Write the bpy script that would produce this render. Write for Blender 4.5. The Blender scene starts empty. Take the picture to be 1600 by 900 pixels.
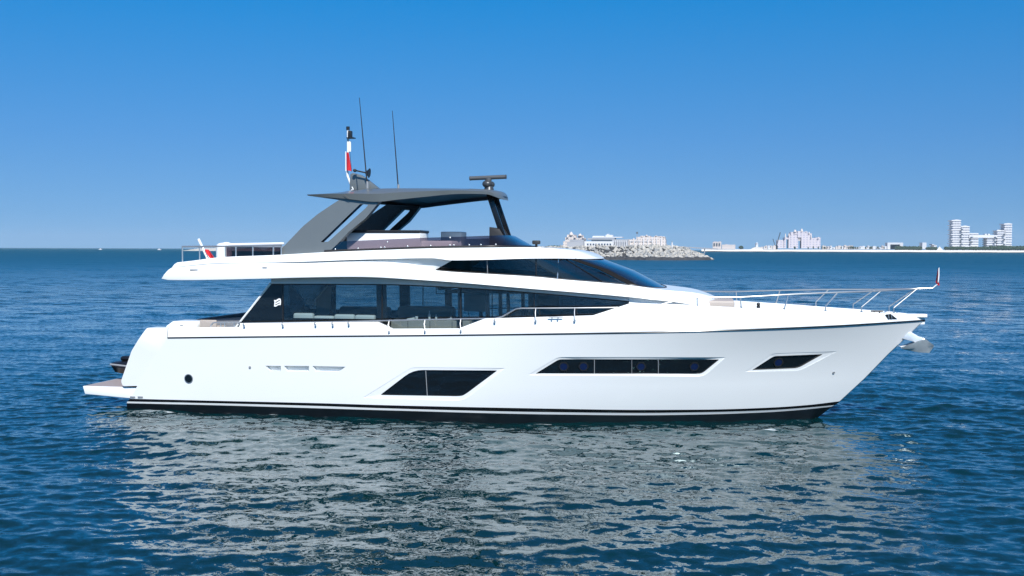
import bpy, bmesh, math, random
import numpy as np
from mathutils import Vector, Matrix, noise
from mathutils.bvhtree import BVHTree

random.seed(7)
rng = np.random.default_rng(11)
R = math.radians
scene = bpy.context.scene
COL = scene.collection

# ------------------------------------------------------------------ camera
F = 1700.0                       # focal length in photo pixels (1600 wide)
CAM = Vector((0.0, -32.0, 4.66))
YAW, PITCH, ROLL = R(10.0), R(2.03), R(0.2)
fwd = Vector((-math.sin(YAW)*math.cos(PITCH), math.cos(YAW)*math.cos(PITCH), -math.sin(PITCH)))
right0 = fwd.cross(Vector((0, 0, 1))).normalized()
up0 = right0.cross(fwd).normalized()
right = right0*math.cos(ROLL) + up0*math.sin(ROLL)
up = up0*math.cos(ROLL) - right0*math.sin(ROLL)
cd = bpy.data.cameras.new('camera'); cam = bpy.data.objects.new('camera', cd); COL.objects.link(cam)
cd.sensor_width = 36; cd.lens = 36*F/1600; cd.clip_start = 0.5; cd.clip_end = 90000
m = Matrix((right, up, -fwd)).transposed().to_4x4(); m.translation = CAM
cam.matrix_world = m
scene.camera = cam

# ------------------------------------------------------------------ sky, sun, exposure
SUN_AZ, SUN_EL = R(24), R(44)    # azimuth measured from -Y (behind the camera) towards +X (the bow)
w = bpy.data.worlds.new('World'); scene.world = w; w.use_nodes = True
nt = w.node_tree; bg = nt.nodes['Background']
sky = nt.nodes.new('ShaderNodeTexSky'); sky.sky_type = 'NISHITA'; sky.sun_disc = False
sky.sun_elevation = SUN_EL
sdir = Vector((math.sin(SUN_AZ)*math.cos(SUN_EL), -math.cos(SUN_AZ)*math.cos(SUN_EL), math.sin(SUN_EL)))
sky.sun_rotation = math.atan2(sdir.x, sdir.y)
sky.altitude = 0; sky.air_density = 1.0; sky.dust_density = 0.25; sky.ozone_density = 6.0
hs = nt.nodes.new('ShaderNodeHueSaturation'); hs.inputs['Saturation'].default_value = 1.0
tcw = nt.nodes.new('ShaderNodeTexCoord'); mpw = nt.nodes.new('ShaderNodeMapping'); mpw.vector_type = 'POINT'
mpw.inputs['Location'].default_value = (0, 0, 0.25)      # clear, dry air: the pale band at the horizon stays thin
nrw = nt.nodes.new('ShaderNodeVectorMath'); nrw.operation = 'NORMALIZE'
nt.links.new(tcw.outputs['Generated'], mpw.inputs[0]); nt.links.new(mpw.outputs[0], nrw.inputs[0]); nt.links.new(nrw.outputs[0], sky.inputs[0])
nt.links.new(sky.outputs[0], hs.inputs['Color'])
sxw = nt.nodes.new('ShaderNodeSeparateXYZ'); crw = nt.nodes.new('ShaderNodeValToRGB'); mxw = nt.nodes.new('ShaderNodeMix')
mxw.data_type = 'RGBA'; mxw.blend_type = 'MULTIPLY'; mxw.inputs['Factor'].default_value = 1
e_ = crw.color_ramp.elements; e_[0].position = 0.0; e_[0].color = (.99/1.5, 1.13/1.5, 1.02/1.5, 1); e_[1].position = 1.0; e_[1].color = (.8/1.5, .98/1.5, 1.1/1.5, 1)
k_ = e_.new(.1); k_.color = (.58/1.5, 1.10/1.5, 1.27/1.5, 1); k_ = e_.new(.22); k_.color = (.10/1.5, 1.14/1.5, 1.5/1.5, 1); k_ = e_.new(.5); k_.color = (.55/1.5, .95/1.5, 1.2/1.5, 1)
vmw = nt.nodes.new('ShaderNodeVectorMath'); vmw.operation = 'SCALE'; vmw.inputs['Scale'].default_value = 1.5
nrm0 = nt.nodes.new('ShaderNodeVectorMath'); nrm0.operation = 'NORMALIZE'
nt.links.new(tcw.outputs['Generated'], nrm0.inputs[0]); nt.links.new(nrm0.outputs[0], sxw.inputs[0]); nt.links.new(sxw.outputs['Z'], crw.inputs[0])
nt.links.new(hs.outputs[0], mxw.inputs['A']); nt.links.new(crw.outputs[0], mxw.inputs['B'])
nt.links.new(mxw.outputs['Result'], vmw.inputs[0]); nt.links.new(vmw.outputs[0], bg.inputs[0]); 

bg.inputs[1].default_value = 0.09
sl = bpy.data.lights.new('sun', 'SUN'); sl.energy = 4.6; sl.angle = R(0.5); sl.color = (1.0, 0.988, 0.965)
so = bpy.data.objects.new('sun', sl); COL.objects.link(so); so.location = (20, -40, 60)
so.rotation_euler = (-sdir).to_track_quat('-Z', 'Y').to_euler()
scene.view_settings.view_transform = 'Standard'; scene.view_settings.look = 'None'
scene.view_settings.exposure = 0.45; scene.view_settings.gamma = 1
scene.cycles.max_bounces = 10; scene.cycles.transparent_max_bounces = 24
scene.cycles.caustics_reflective = False; scene.cycles.caustics_refractive = False
scene.cycles.sample_clamp_indirect = 6; scene.cycles.use_denoising = True; scene.cycles.denoising_prefilter = 'NONE'; scene.cycles.denoising_input_passes = 'RGB_ALBEDO_NORMAL'

# ------------------------------------------------------------------ pixel of the photo -> point on the plane Y = const
def ray(px, py):
    return (fwd*F + right*(px-800) - up*(py-450)).normalized()
def P(px, py, Y):
    d = ray(px, py); t = (Y-CAM.y)/d.y
    return CAM + d*t
def PX(px, py, Y): return P(px, py, Y).x

def pchip(xs, ys):
    xs = np.array(xs, float); ys = np.array(ys, float)
    o = np.argsort(xs); xs, ys = xs[o], ys[o]
    h = np.diff(xs); dl = np.diff(ys)/h; n = len(xs); d = np.zeros(n)
    for i in range(1, n-1):
        if dl[i-1]*dl[i] > 0:
            w1 = 2*h[i]+h[i-1]; w2 = h[i]+2*h[i-1]
            d[i] = (w1+w2)/(w1/dl[i-1]+w2/dl[i])
    d[0] = dl[0]; d[-1] = dl[-1]
    def f(x):
        x = np.asarray(x, float); k = np.clip(np.searchsorted(xs, x)-1, 0, n-2)
        t = (x-xs[k])/h[k]
        tc = np.clip(t, 0, 1)
        r = ((1+2*tc)*(1-tc)**2*ys[k] + tc*(1-tc)**2*h[k]*d[k] + tc*tc*(3-2*tc)*ys[k+1] + tc*tc*(tc-1)*h[k]*d[k+1])
        return r
    return f

def zline(pts, lin=False):
    """pts = (px, py, Y) -> z as a function of world X"""
    W = [P(*p) for p in pts]
    xs = [v.x for v in W]; zs = [v.z for v in W]
    if lin:
        o = np.argsort(xs); return lambda x: np.interp(x, np.array(xs)[o], np.array(zs)[o])
    return pchip(xs, zs)

# ------------------------------------------------------------------ materials
MATS = {}
def mat(name, col, rough=0.5, metal=0.0, coat=0.0, var=0.0, scale=3.0, bump=0.0, bscale=20.0, spec=0.5, emit=None):
    m = bpy.data.materials.new(name); m.use_nodes = True
    n = m.node_tree; b = n.nodes['Principled BSDF']
    b.inputs['Base Color'].default_value = (*col, 1); b.inputs['Roughness'].default_value = rough
    b.inputs['Metallic'].default_value = metal; b.inputs['Coat Weight'].default_value = coat
    b.inputs['Coat Roughness'].default_value = 0.04
    b.inputs['Specular IOR Level'].default_value = spec
    tc = n.nodes.new('ShaderNodeNewGeometry')
    if var > 0:
        ns = n.nodes.new('ShaderNodeTexNoise'); ns.inputs['Scale'].default_value = scale; ns.inputs['Detail'].default_value = 5
        n.links.new(tc.outputs['Position'], ns.inputs['Vector'])
        mx = n.nodes.new('ShaderNodeMix'); mx.data_type = 'RGBA'
        mx.inputs['A'].default_value = (*[c*(1-var) for c in col], 1)
        mx.inputs['B'].default_value = (*[min(1, c*(1+var)) for c in col], 1)
        n.links.new(ns.outputs['Fac'], mx.inputs['Factor']); n.links.new(mx.outputs['Result'], b.inputs['Base Color'])
        rr = n.nodes.new('ShaderNodeMapRange'); rr.inputs['To Min'].default_value = rough*0.8; rr.inputs['To Max'].default_value = min(1, rough*1.2)
        n.links.new(ns.outputs['Fac'], rr.inputs['Value']); n.links.new(rr.outputs[0], b.inputs['Roughness'])
    if bump > 0:
        nb = n.nodes.new('ShaderNodeTexNoise'); nb.inputs['Scale'].default_value = bscale; nb.inputs['Detail'].default_value = 4
        n.links.new(tc.outputs['Position'], nb.inputs['Vector'])
        bp = n.nodes.new('ShaderNodeBump'); bp.inputs['Strength'].default_value = 1; bp.inputs['Distance'].default_value = bump
        n.links.new(nb.outputs['Fac'], bp.inputs['Height']); n.links.new(bp.outputs[0], b.inputs['Normal'])
    MATS[name] = m
    return m
def glass(name, tint, refl=0.06, ior=1.5):
    m = bpy.data.materials.new(name); m.use_nodes = True
    n = m.node_tree; n.nodes.remove(n.nodes['Principled BSDF']); out = n.nodes['Material Output']
    t = n.nodes.new('ShaderNodeBsdfTransparent'); t.inputs[0].default_value = (*tint, 1)
    g = n.nodes.new('ShaderNodeBsdfGlossy'); g.inputs['Roughness'].default_value = 0.01; g.inputs['Color'].default_value = (1, 1, 1, 1)
    nz = n.nodes.new('ShaderNodeTexNoise'); nz.inputs['Scale'].default_value = 0.8
    ge = n.nodes.new('ShaderNodeNewGeometry'); n.links.new(ge.outputs['Position'], nz.inputs['Vector'])
    bp = n.nodes.new('ShaderNodeBump'); bp.inputs['Distance'].default_value = 0.004; n.links.new(nz.outputs['Fac'], bp.inputs['Height'])
    n.links.new(bp.outputs[0], g.inputs['Normal'])
    # Schlick reflectance, the same from both faces of the pane
    dt = n.nodes.new('ShaderNodeVectorMath'); dt.operation = 'DOT_PRODUCT'; n.links.new(ge.outputs['Normal'], dt.inputs[0]); n.links.new(ge.outputs['Incoming'], dt.inputs[1])
    def mth(op, a, b_=None):
        q = n.nodes.new('ShaderNodeMath'); q.operation = op
        for i, v in enumerate((a, b_)):
            if v is None: continue
            if isinstance(v, (int, float)): q.inputs[i].default_value = v
            else: n.links.new(v, q.inputs[i])
        return q.outputs[0]
    r0 = ((ior-1)/(ior+1))**2*2; om = mth('SUBTRACT', 1.0, mth('ABSOLUTE', dt.outputs['Value']))
    fres = mth('ADD', r0, mth('MULTIPLY', 1-r0, mth('POWER', om, 5.0)))
    mx = n.nodes.new('ShaderNodeMixShader')
    n.links.new(fres, mx.inputs[0]); n.links.new(t.outputs[0], mx.inputs[1]); n.links.new(g.outputs[0], mx.inputs[2])
    n.links.new(mx.outputs[0], out.inputs[0]); MATS[name] = m
    return m

gel = mat('white_gelcoat', (0.80, 0.81, 0.795), 0.22, coat=0.25, var=0.012, scale=1.2, bump=0.0006, bscale=1.5)
gelm = mat('matt_white', (0.76, 0.77, 0.76), 0.45, var=0.02)
black_paint = mat('black_paint', (0.006, 0.006, 0.007), 0.2, var=0.1)
anti = mat('antifouling', (0.005, 0.007, 0.009), 0.3, var=0.35, scale=2.0)
grey_metallic = mat('grey_metallic', (0.15, 0.165, 0.165), 0.38, metal=0.25, coat=0.4, var=0.03)
black_matt = mat('black_matt', (0.012, 0.012, 0.013), 0.4, var=0.1)
steel = mat('stainless', (0.52, 0.53, 0.53), 0.3, metal=0.8, var=0.03)
steel_dull = mat('galvanised', (0.68, 0.70, 0.72), 0.35, metal=0.45, var=0.15, scale=9)
teak = mat('teak', (0.31, 0.26, 0.245), 0.6, var=0.15, scale=12, bump=0.001)
hullglass = mat('hull_glass', (0.006, 0.009, 0.012), 0.03, coat=0.0, var=0.05, spec=0.6)
saloon_glass = glass('saloon_glass', (0.52, 0.60, 0.61))
dark_glass = glass('dark_glass', (0.17, 0.21, 0.24))
fly_glass = glass('smoked_glass', (0.26, 0.205, 0.235))
screen_glass = glass('windscreen_glass', (0.10, 0.12, 0.15), ior=1.9)
cushion = mat('white_leather', (0.72, 0.72, 0.70), 0.6, var=0.04, bump=0.002, bscale=30)
greyfab = mat('grey_fabric', (0.16, 0.17, 0.19), 0.85, var=0.1, scale=20, bump=0.002, bscale=60)
beige = mat('beige_lacquer', (0.38, 0.33, 0.29), 0.5, var=0.06)
wood_dark = mat('dark_wood', (0.06, 0.05, 0.045), 0.4, var=0.2, scale=6)
liner = mat('cabin_lining', (0.07, 0.075, 0.08), 0.7, var=0.08)
red = mat('red_cloth', (0.62, 0.02, 0.03), 0.8, var=0.06)
whitecloth = mat('white_cloth', (0.78, 0.78, 0.78), 0.8, var=0.03)
bluecloth = mat('blue_cloth', (0.02, 0.04, 0.25), 0.8, var=0.05)
porthole_blue = mat('porthole_blue', (0.006, 0.014, 0.055), 0.15, var=0.1)
seal = mat('black_seal', (.008,.008,.009), .85, var=.1, spec=.15)
rubber = mat('black_rubber', (0.015, 0.015, 0.016), 0.55, var=0.1)
orange = mat('green_plastic', (0.1, 0.4, 0.1), 0.5, var=0.05)
steelgrey = mat('grey_plastic', (0.25, 0.26, 0.27), 0.4, var=0.05)

# ------------------------------------------------------------------ mesh helper
ORG = {}
def tag(o, label=None, cat=None, group=None, kind=None):
    if label: o['label'] = label
    if cat: o['category'] = cat
    if group: o['group'] = group
    if kind: o['kind'] = kind
    return o
def empty(name, loc):
    o = bpy.data.objects.new(name, None); COL.objects.link(o); o.location = loc; o.empty_display_size = 0.3
    ORG[o] = Vector(loc); return o

class MB:
    def __init__(s): s.v = []; s.f = []; s.mi = []; s.cur = 0
    def add(s, vs, fs):
        b = len(s.v); s.v += [Vector(v) for v in vs]; s.f += [[b+i for i in f] for f in fs]; s.mi += [s.cur]*len(fs); return s
    def box(s, x0, x1, y0, y1, z0, z1, bev=0):
        if bev:
            bm = bmesh.new(); bmesh.ops.create_cube(bm, size=1)
            for v in bm.verts:
                v.co = Vector(((x0+x1)/2+v.co.x*(x1-x0), (y0+y1)/2+v.co.y*(y1-y0), (z0+z1)/2+v.co.z*(z1-z0)))
            bmesh.ops.bevel(bm, geom=bm.edges[:], offset=bev, segments=3, profile=0.5, affect='EDGES')
            s.frombm(bm); return s
        return s.add([(x0,y0,z0),(x1,y0,z0),(x1,y1,z0),(x0,y1,z0),(x0,y0,z1),(x1,y0,z1),(x1,y1,z1),(x0,y1,z1)],
                     [(0,3,2,1),(4,5,6,7),(0,1,5,4),(1,2,6,5),(2,3,7,6),(3,0,4,7)])
    def frombm(s, bm):
        bm.verts.index_update()
        s.add([v.co.copy() for v in bm.verts], [[v.index for v in f.verts] for f in bm.faces]); bm.free(); return s
    def prism(s, pts, d):
        """closed planar outline (3D points), extruded by vector d"""
        n = len(pts); d = Vector(d); A = [Vector(p) for p in pts]; B = [p+d for p in A]
        return s.add(A+B, [list(range(n))[::-1], list(range(n, 2*n))] + [(i, (i+1) % n, n+(i+1) % n, n+i) for i in range(n)])
    def tube(s, pts, r, n=8, cap=True, r2=None):
        pts = [Vector(p) for p in pts]; m = len(pts); vs = []
        pa = None
        for i, p in enumerate(pts):
            t = (pts[min(i+1, m-1)]-pts[max(i-1, 0)]).normalized()
            if pa is None:
                a = Vector((0, 0, 1)) if abs(t.z) < .9 else Vector((1, 0, 0)); pa = t.cross(a).normalized()
            pa = (pa-t*pa.dot(t)).normalized(); b = t.cross(pa)
            rr = r if r2 is None else r+(r2-r)*i/(m-1)
            if hasattr(r, '__len__'): rr = r[i]
            vs += [p+(pa*math.cos(2*math.pi*k/n)+b*math.sin(2*math.pi*k/n))*rr for k in range(n)]
        fs = [(i*n+k, i*n+(k+1) % n, (i+1)*n+(k+1) % n, (i+1)*n+k) for i in range(m-1) for k in range(n)]
        if cap: fs += [list(range(n))[::-1], [(m-1)*n+k for k in range(n)]]
        return s.add(vs, fs)
    def loft(s, curves, mirror=True, flip=False):
        n = len(curves[0]); vs = []; fs = []
        for c in curves: vs += [Vector(p) for p in c]
        for j in range(len(curves)-1):
            for i in range(n-1):
                q = (j*n+i, j*n+i+1, (j+1)*n+i+1, (j+1)*n+i)
                fs.append(q[::-1] if flip else q)
        s.add(vs, fs)
        if mirror: s.add([(v.x, -v.y, v.z) for v in vs], [f[::-1] for f in fs])
        return s
    def ball(s, c, rx, ry, rz, seg=16, rings=10):
        bm = bmesh.new(); bmesh.ops.create_uvsphere(bm, u_segments=seg, v_segments=rings, radius=1)
        for v in bm.verts: v.co = Vector((c[0]+v.co.x*rx, c[1]+v.co.y*ry, c[2]+v.co.z*rz))
        return s.frombm(bm)
    def build(s, name, mats, parent=None, smooth=35, fix=True, weld=0.0005, bevel=0, cutters=None):
        if not isinstance(mats, (list, tuple)): mats = [mats]
        xs = [v.x for v in s.v]; ys = [v.y for v in s.v]; zs = [v.z for v in s.v]
        org = Vector(((min(xs)+max(xs))/2, (min(ys)+max(ys))/2, min(zs)))
        me = bpy.data.meshes.new(name)
        me.from_pydata([tuple(v-org) for v in s.v], [], s.f)
        for mm in mats: me.materials.append(mm)
        me.polygons.foreach_set('material_index', s.mi)
        o = bpy.data.objects.new(name, me); COL.objects.link(o)
        bm = bmesh.new(); bm.from_mesh(me)
        if weld: bmesh.ops.remove_doubles(bm, verts=bm.verts, dist=weld)
        bmesh.ops.dissolve_degenerate(bm, edges=bm.edges[:], dist=1e-5)
        if fix: bmesh.ops.recalc_face_normals(bm, faces=bm.faces)
        bm.to_mesh(me); bm.free()
        o.location = org; ORG[o] = org
        if cutters:
            o.location = org
            for c in cutters:
                md = o.modifiers.new('cut', 'BOOLEAN'); md.operation = 'DIFFERENCE'; md.solver = 'EXACT'; md.object = c
            bpy.context.view_layer.update()
            dg = bpy.context.evaluated_depsgraph_get(); me2 = bpy.data.meshes.new_from_object(o.evaluated_get(dg))
            print('BOOL', len(me.polygons), len(me2.polygons))
            o.modifiers.clear(); o.data = me2; me2.name = name
            for c in cutters: bpy.data.objects.remove(c)
        if parent is not None:
            o.parent = parent; o.location = org-ORG[parent]
        if bevel:
            bm = bmesh.new(); bm.from_mesh(o.data)
            es = [e for e in bm.edges if len(e.link_faces) == 2 and e.calc_face_angle() > R(30)]
            bmesh.ops.bevel(bm, geom=es, offset=bevel, segments=2, profile=0.6, affect='EDGES', clamp_overlap=True)
            bm.to_mesh(o.data); bm.free()
        if smooth:
            bm = bmesh.new(); bm.from_mesh(o.data)
            for f in bm.faces: f.smooth = True
            for e in bm.edges:
                e.smooth = not (len(e.link_faces) == 2 and e.calc_face_angle() > R(smooth))
            bm.to_mesh(o.data); bm.free()
        return o

def cutter(pts, d):
    mb = MB().prism(pts, d); o = mb.build('cutter_body', gel, smooth=0); return o

# ------------------------------------------------------------------ sea
def build_sea():
    def axis(lo, hi, step, g, ext0, ext1):
        core = list(np.arange(lo, hi+1e-6, step))
        s = step; x = core[-1]; b = []
        while x < ext1: s *= g; x += s; b.append(x)
        s = step; x = core[0]; a = []
        while x > ext0: s *= g; x -= s; a.append(x)
        return np.array(a[::-1]+core+b)
    xs = axis(-21, 9, 0.06, 1.028, -60000, 60000)
    ys = axis(-18.5, 1, 0.06, 1.02, -3000, 60000)
    sx = np.gradient(xs); sy = np.gradient(ys)
    X, Y = np.meshgrid(xs, ys); X = X.astype(np.float32); Y = Y.astype(np.float32)
    SX, SY = np.meshgrid(sx, sy); 
    near = (np.maximum(SX, SY) < 2.5)
    # amplitude patches
    Z = np.zeros_like(X); DX = np.zeros_like(X); DY = np.zeros_like(X)
    patch = 0.9+0.16*np.sin(X*0.11+1.7*np.sin(Y*0.07))+0.16*np.sin(Y*0.13+1.2*np.sin(X*0.09+2))
    ry, rx = np.where(near.any(1))[0], np.where(near.any(0))[0]
    a0, a1, b0, b1 = ry[0], ry[-1]+1, rx[0], rx[-1]+1
    x, y = X[a0:a1, b0:b1], Y[a0:a1, b0:b1]; px_, py_ = SX[a0:a1, b0:b1], SY[a0:a1, b0:b1]
    z = np.zeros_like(x); dx = np.zeros_like(x); dy = np.zeros_like(x)
    N = 120
    lams = np.exp(np.linspace(math.log(0.28), math.log(14), N))*(1+0.08*rng.standard_normal(N))
    for lam in lams:
        # two wave trains crossing, crests mostly across the view
        base = math.pi/2+0.25 if rng.random() < .7 else math.pi/2-0.55
        th = base + rng.normal(0, 0.42 + 0.25*(lam < 1.0))
        k = 2*math.pi/lam; kx, ky = k*math.cos(th), k*math.sin(th)
        slope = 0.027*(1.0 if lam < 0.8 else (0.8/lam)**0.7)
        att = np.clip((lam/(np.hypot(px_*abs(math.cos(th)), py_*abs(math.sin(th)))) - 2.2)/2.5, 0, 1)
        a = slope/k
        ph = kx*x+ky*y+rng.uniform(0, 2*math.pi)
        s_, c_ = np.sin(ph), np.cos(ph)
        z += a*att*c_; q = 0.9
        dx -= q*a*att*math.cos(th)*s_; dy -= q*a*att*math.sin(th)*s_
    pp = patch[a0:a1, b0:b1]
    Z[a0:a1, b0:b1] = z*pp; DX[a0:a1, b0:b1] = dx*pp; DY[a0:a1, b0:b1] = dy*pp
    co = np.stack([X+DX, Y+DY, Z], -1).reshape(-1, 3).astype(np.float32)
    ny, nx = X.shape
    idx = np.arange(ny*nx, dtype=np.int32).reshape(ny, nx)
    q = np.stack([idx[:-1, :-1], idx[:-1, 1:], idx[1:, 1:], idx[1:, :-1]], -1).reshape(-1)
    me = bpy.data.meshes.new('sea')
    me.vertices.add(len(co)); me.vertices.foreach_set('co', co.ravel())
    nf = len(q)//4
    me.loops.add(len(q)); me.loops.foreach_set('vertex_index', q)
    me.polygons.add(nf); me.polygons.foreach_set('loop_start', np.arange(0, 4*nf, 4, dtype=np.int32))
    me.polygons.foreach_set('use_smooth', np.ones(nf, bool)); me.update(calc_edges=True)
    print('SEA', nx, ny, len(co))
    m = bpy.data.materials.new('sea_water'); m.use_nodes = True; n = m.node_tree; b = n.nodes['Principled BSDF']
    b.inputs['Base Color'].default_value = (0.0002, 0.016, 0.023, 1); b.inputs['Specular Tint'].default_value = (.25, .85, 1, 1)
    b.inputs['Roughness'].default_value = 0.035; b.inputs['IOR'].default_value = 1.64
    g = n.nodes.new('ShaderNodeNewGeometry')
    sep = None
    def nz(scale, det, sxyz, rough=0.6, dist=0.0):
        mp = n.nodes.new('ShaderNodeMapping'); mp.inputs['Scale'].default_value = sxyz; n.links.new(g.outputs['Position'], mp.inputs[0])
        t = n.nodes.new('ShaderNodeTexNoise'); t.inputs['Scale'].default_value = scale; t.inputs['Detail'].default_value = det
        t.inputs['Roughness'].default_value = rough; t.inputs['Distortion'].default_value = dist
        n.links.new(mp.outputs[0], t.inputs['Vector']); return t
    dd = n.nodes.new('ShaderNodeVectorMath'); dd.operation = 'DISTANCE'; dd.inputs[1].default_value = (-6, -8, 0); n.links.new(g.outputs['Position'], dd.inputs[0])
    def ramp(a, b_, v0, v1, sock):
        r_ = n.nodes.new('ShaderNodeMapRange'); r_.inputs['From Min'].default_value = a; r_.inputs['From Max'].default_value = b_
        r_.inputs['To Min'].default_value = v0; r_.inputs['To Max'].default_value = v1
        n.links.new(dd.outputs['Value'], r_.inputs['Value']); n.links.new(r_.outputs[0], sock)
    # ripple slopes from noise, added to the wave normals: (texture, slope in x and y, weight near, weight far, from, to)
    acc = g.outputs['Normal']
    for tex, kx, ky, w0, w1, d0, d1 in ((nz(4.6, 4, (.8, 1, 1), .62, .5), .65, .95, .62, .75, 15, 60),
                                        (nz(0.8, 4.0, (.55, 1, 1), .68, .4), .7, 1.7, 0.0, 1.0, 25, 90),
                                        (nz(0.10, 3.0, (.45, 1, 1), .6, .2), .3, 1.0, 0.0, 1.0, 60, 220)):
        sb = n.nodes.new('ShaderNodeVectorMath'); sb.operation = 'SUBTRACT'; sb.inputs[1].default_value = (.5, .5, .5); n.links.new(tex.outputs['Color'], sb.inputs[0])
        ml = n.nodes.new('ShaderNodeVectorMath'); ml.operation = 'MULTIPLY'; ml.inputs[1].default_value = (kx, ky, 0); n.links.new(sb.outputs[0], ml.inputs[0])
        sc = n.nodes.new('ShaderNodeVectorMath'); sc.operation = 'SCALE'; n.links.new(ml.outputs[0], sc.inputs[0]); ramp(d0, d1, w0, w1, sc.inputs['Scale'])
        ad = n.nodes.new('ShaderNodeVectorMath'); ad.operation = 'ADD'; n.links.new(acc, ad.inputs[0]); n.links.new(sc.outputs[0], ad.inputs[1]); acc = ad.outputs[0]
    def M(op, *a):
        q = n.nodes.new('ShaderNodeMath'); q.operation = op
        for i, v in enumerate(a):
            if isinstance(v, (int, float)): q.inputs[i].default_value = v
            else: n.links.new(v, q.inputs[i])
        return q.outputs[0]
    spx = n.nodes.new('ShaderNodeSeparateXYZ'); n.links.new(g.outputs['Position'], spx.inputs[0])
    fn = nz(2.2, 5, (.35, 1.3, 1), .7, .8)
    band_ = M('MULTIPLY', M('LESS_THAN', M('ABSOLUTE', M('ADD', spx.outputs['Y'], 2.78)), .26), M('LESS_THAN', M('ABSOLUTE', M('ADD', spx.outputs['X'], 7.5)), 9.6))
    aft_ = M('MULTIPLY', M('LESS_THAN', M('ABSOLUTE', M('ADD', spx.outputs['Y'], 1.5)), 1.7), M('LESS_THAN', M('ABSOLUTE', M('ADD', spx.outputs['X'], 17.6)), .9))
    foam = M('MULTIPLY', M('MAXIMUM', band_, aft_), M('MULTIPLY', M('MAXIMUM', M('SUBTRACT', fn.outputs['Fac'], .575), 0.0), 9.0)); foam = M('MINIMUM', foam, .8)
    fm = n.nodes.new('ShaderNodeMix'); fm.data_type = 'RGBA'; fm.inputs['B'].default_value = (.6, .65, .66, 1); n.links.new(foam, fm.inputs['Factor'])
    no = n.nodes.new('ShaderNodeVectorMath'); no.operation = 'NORMALIZE'; n.links.new(acc, no.inputs[0]); n.links.new(no.outputs[0], b.inputs['Normal'])
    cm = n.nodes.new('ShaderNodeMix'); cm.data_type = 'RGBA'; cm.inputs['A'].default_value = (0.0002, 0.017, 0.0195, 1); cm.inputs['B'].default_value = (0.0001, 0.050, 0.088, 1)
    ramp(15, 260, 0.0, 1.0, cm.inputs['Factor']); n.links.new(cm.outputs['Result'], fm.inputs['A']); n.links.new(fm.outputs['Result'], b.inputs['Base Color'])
    fc = n.nodes.new('ShaderNodeFloatCurve'); cv = fc.mapping.curves[0]
    dv = n.nodes.new('ShaderNodeMath'); dv.operation = 'DIVIDE'; dv.inputs[1].default_value = 600; n.links.new(dd.outputs['Value'], dv.inputs[0]); n.links.new(dv.outputs[0], fc.inputs['Value'])
    cv.points[0].location = (0, .015); cv.points[1].location = (1, .42); cv.points.new(.06, .02); cv.points.new(.2, .14); cv.points.new(.5, .32); fc.mapping.update()
    n.links.new(fc.outputs[0], b.inputs['Roughness'])
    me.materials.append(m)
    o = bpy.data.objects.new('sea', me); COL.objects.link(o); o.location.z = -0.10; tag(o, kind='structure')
build_sea()

# ================================================================== THE YACHT
yacht = empty('motor_yacht', (-6.0, 0, 0))
tag(yacht, 'large white motor yacht with dark saloon windows and a grey hardtop', 'yacht')

# ---- hull curves
def hullcurve(pix, full, L, p, n1=110, stern=0.93):
    """pix: (px,py) list; the last one is on the stem (Y=0). Returns points of the starboard (near) side."""
    f = pchip([q[0] for q in pix], [q[1] for q in pix])
    Xt = P(pix[-1][0], pix[-1][1], 0).x
    out = []
    def H(X):
        s = min(max((Xt-X)/L, 0), 1); h = full*(1-(1-s)**p)
        a = min(max((-9.0-X)/8.0, 0), 1)
        return h*(1-(1-stern)*a*a)
    t = np.linspace(0, 1, n1); t = 1-(1-t)**1.35
    for q in pix[0][0]+(pix[-1][0]-pix[0][0])*t:
        py = float(f(q)); Y = -full*0.7
        for _ in range(30):
            X = PX(q, py, Y); Y = 0.5*Y+0.5*(-H(X))
        v = P(q, py, Y)
        out.append(v)
    out[-1] = P(pix[-1][0], pix[-1][1], 0)
    return out, H
N_ = [(198,630),(350,633.5),(500,638),(600,641),(860,647.5),(1000,648.8),(1100,647.5),(1200,644),(1250,640.5),(1300,635.5)]
M_ = [(199,627.4),(350,630.5),(500,634.5),(600,638),(860,644),(1000,645.2),(1100,644),(1200,641),(1260,637),(1305,633)]
T_ = [(203,623),(350,626.5),(500,630),(600,633),(860,638.5),(1000,640.5),(1100,640),(1200,637),(1260,633),(1313,626.8)]
A_ = [(222,590),(400,596),(700,602),(1000,603),(1200,598),(1352,591)]
B_ = [(240,560),(400,563),(700,562),(1000,561),(1200,555),(1389,553)]
S_ = [(262,527.5),(400,526),(700,523.5),(1000,519),(1150,515),(1300,509),(1400,503),(1445,500)]
cN, HN = hullcurve(N_, 2.66, 12.5, 2.0)
cM, HM = hullcurve(M_, 2.68, 12.5, 2.0)
cT, HT = hullcurve(T_, 2.70, 12.5, 2.05)
cA, HA = hullcurve(A_, 2.77, 12.4, 2.1)
cB, HB = hullcurve(B_, 2.83, 12.3, 2.2)
cS, HS = hullcurve(S_, 2.90, 12.2, 2.45)
cS2 = [v+Vector((0, 0, -0.02)) for v in cS]
nH = len(cN)
cW = [Vector((v.x-0.05, min(0, v.y+0.10), -0.32)) for i, v in enumerate(cN)]
cW[-1] = Vector((P(1278, 655, 0).x-.25, 0, -0.32))
for i, v in enumerate(cW): v.x = min(v.x, cW[-1].x-0.0001*(nH-1-i))
cK = [Vector((v.x-0.3*max(0, (i/(nH-1)-0.85)/0.15), v.y*0.05 if i < nH-1 else 0, -0.95+0.5*max(0, (i/(nH-1)-0.7)/0.3)**2)) for i, v in enumerate(cW)]

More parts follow.
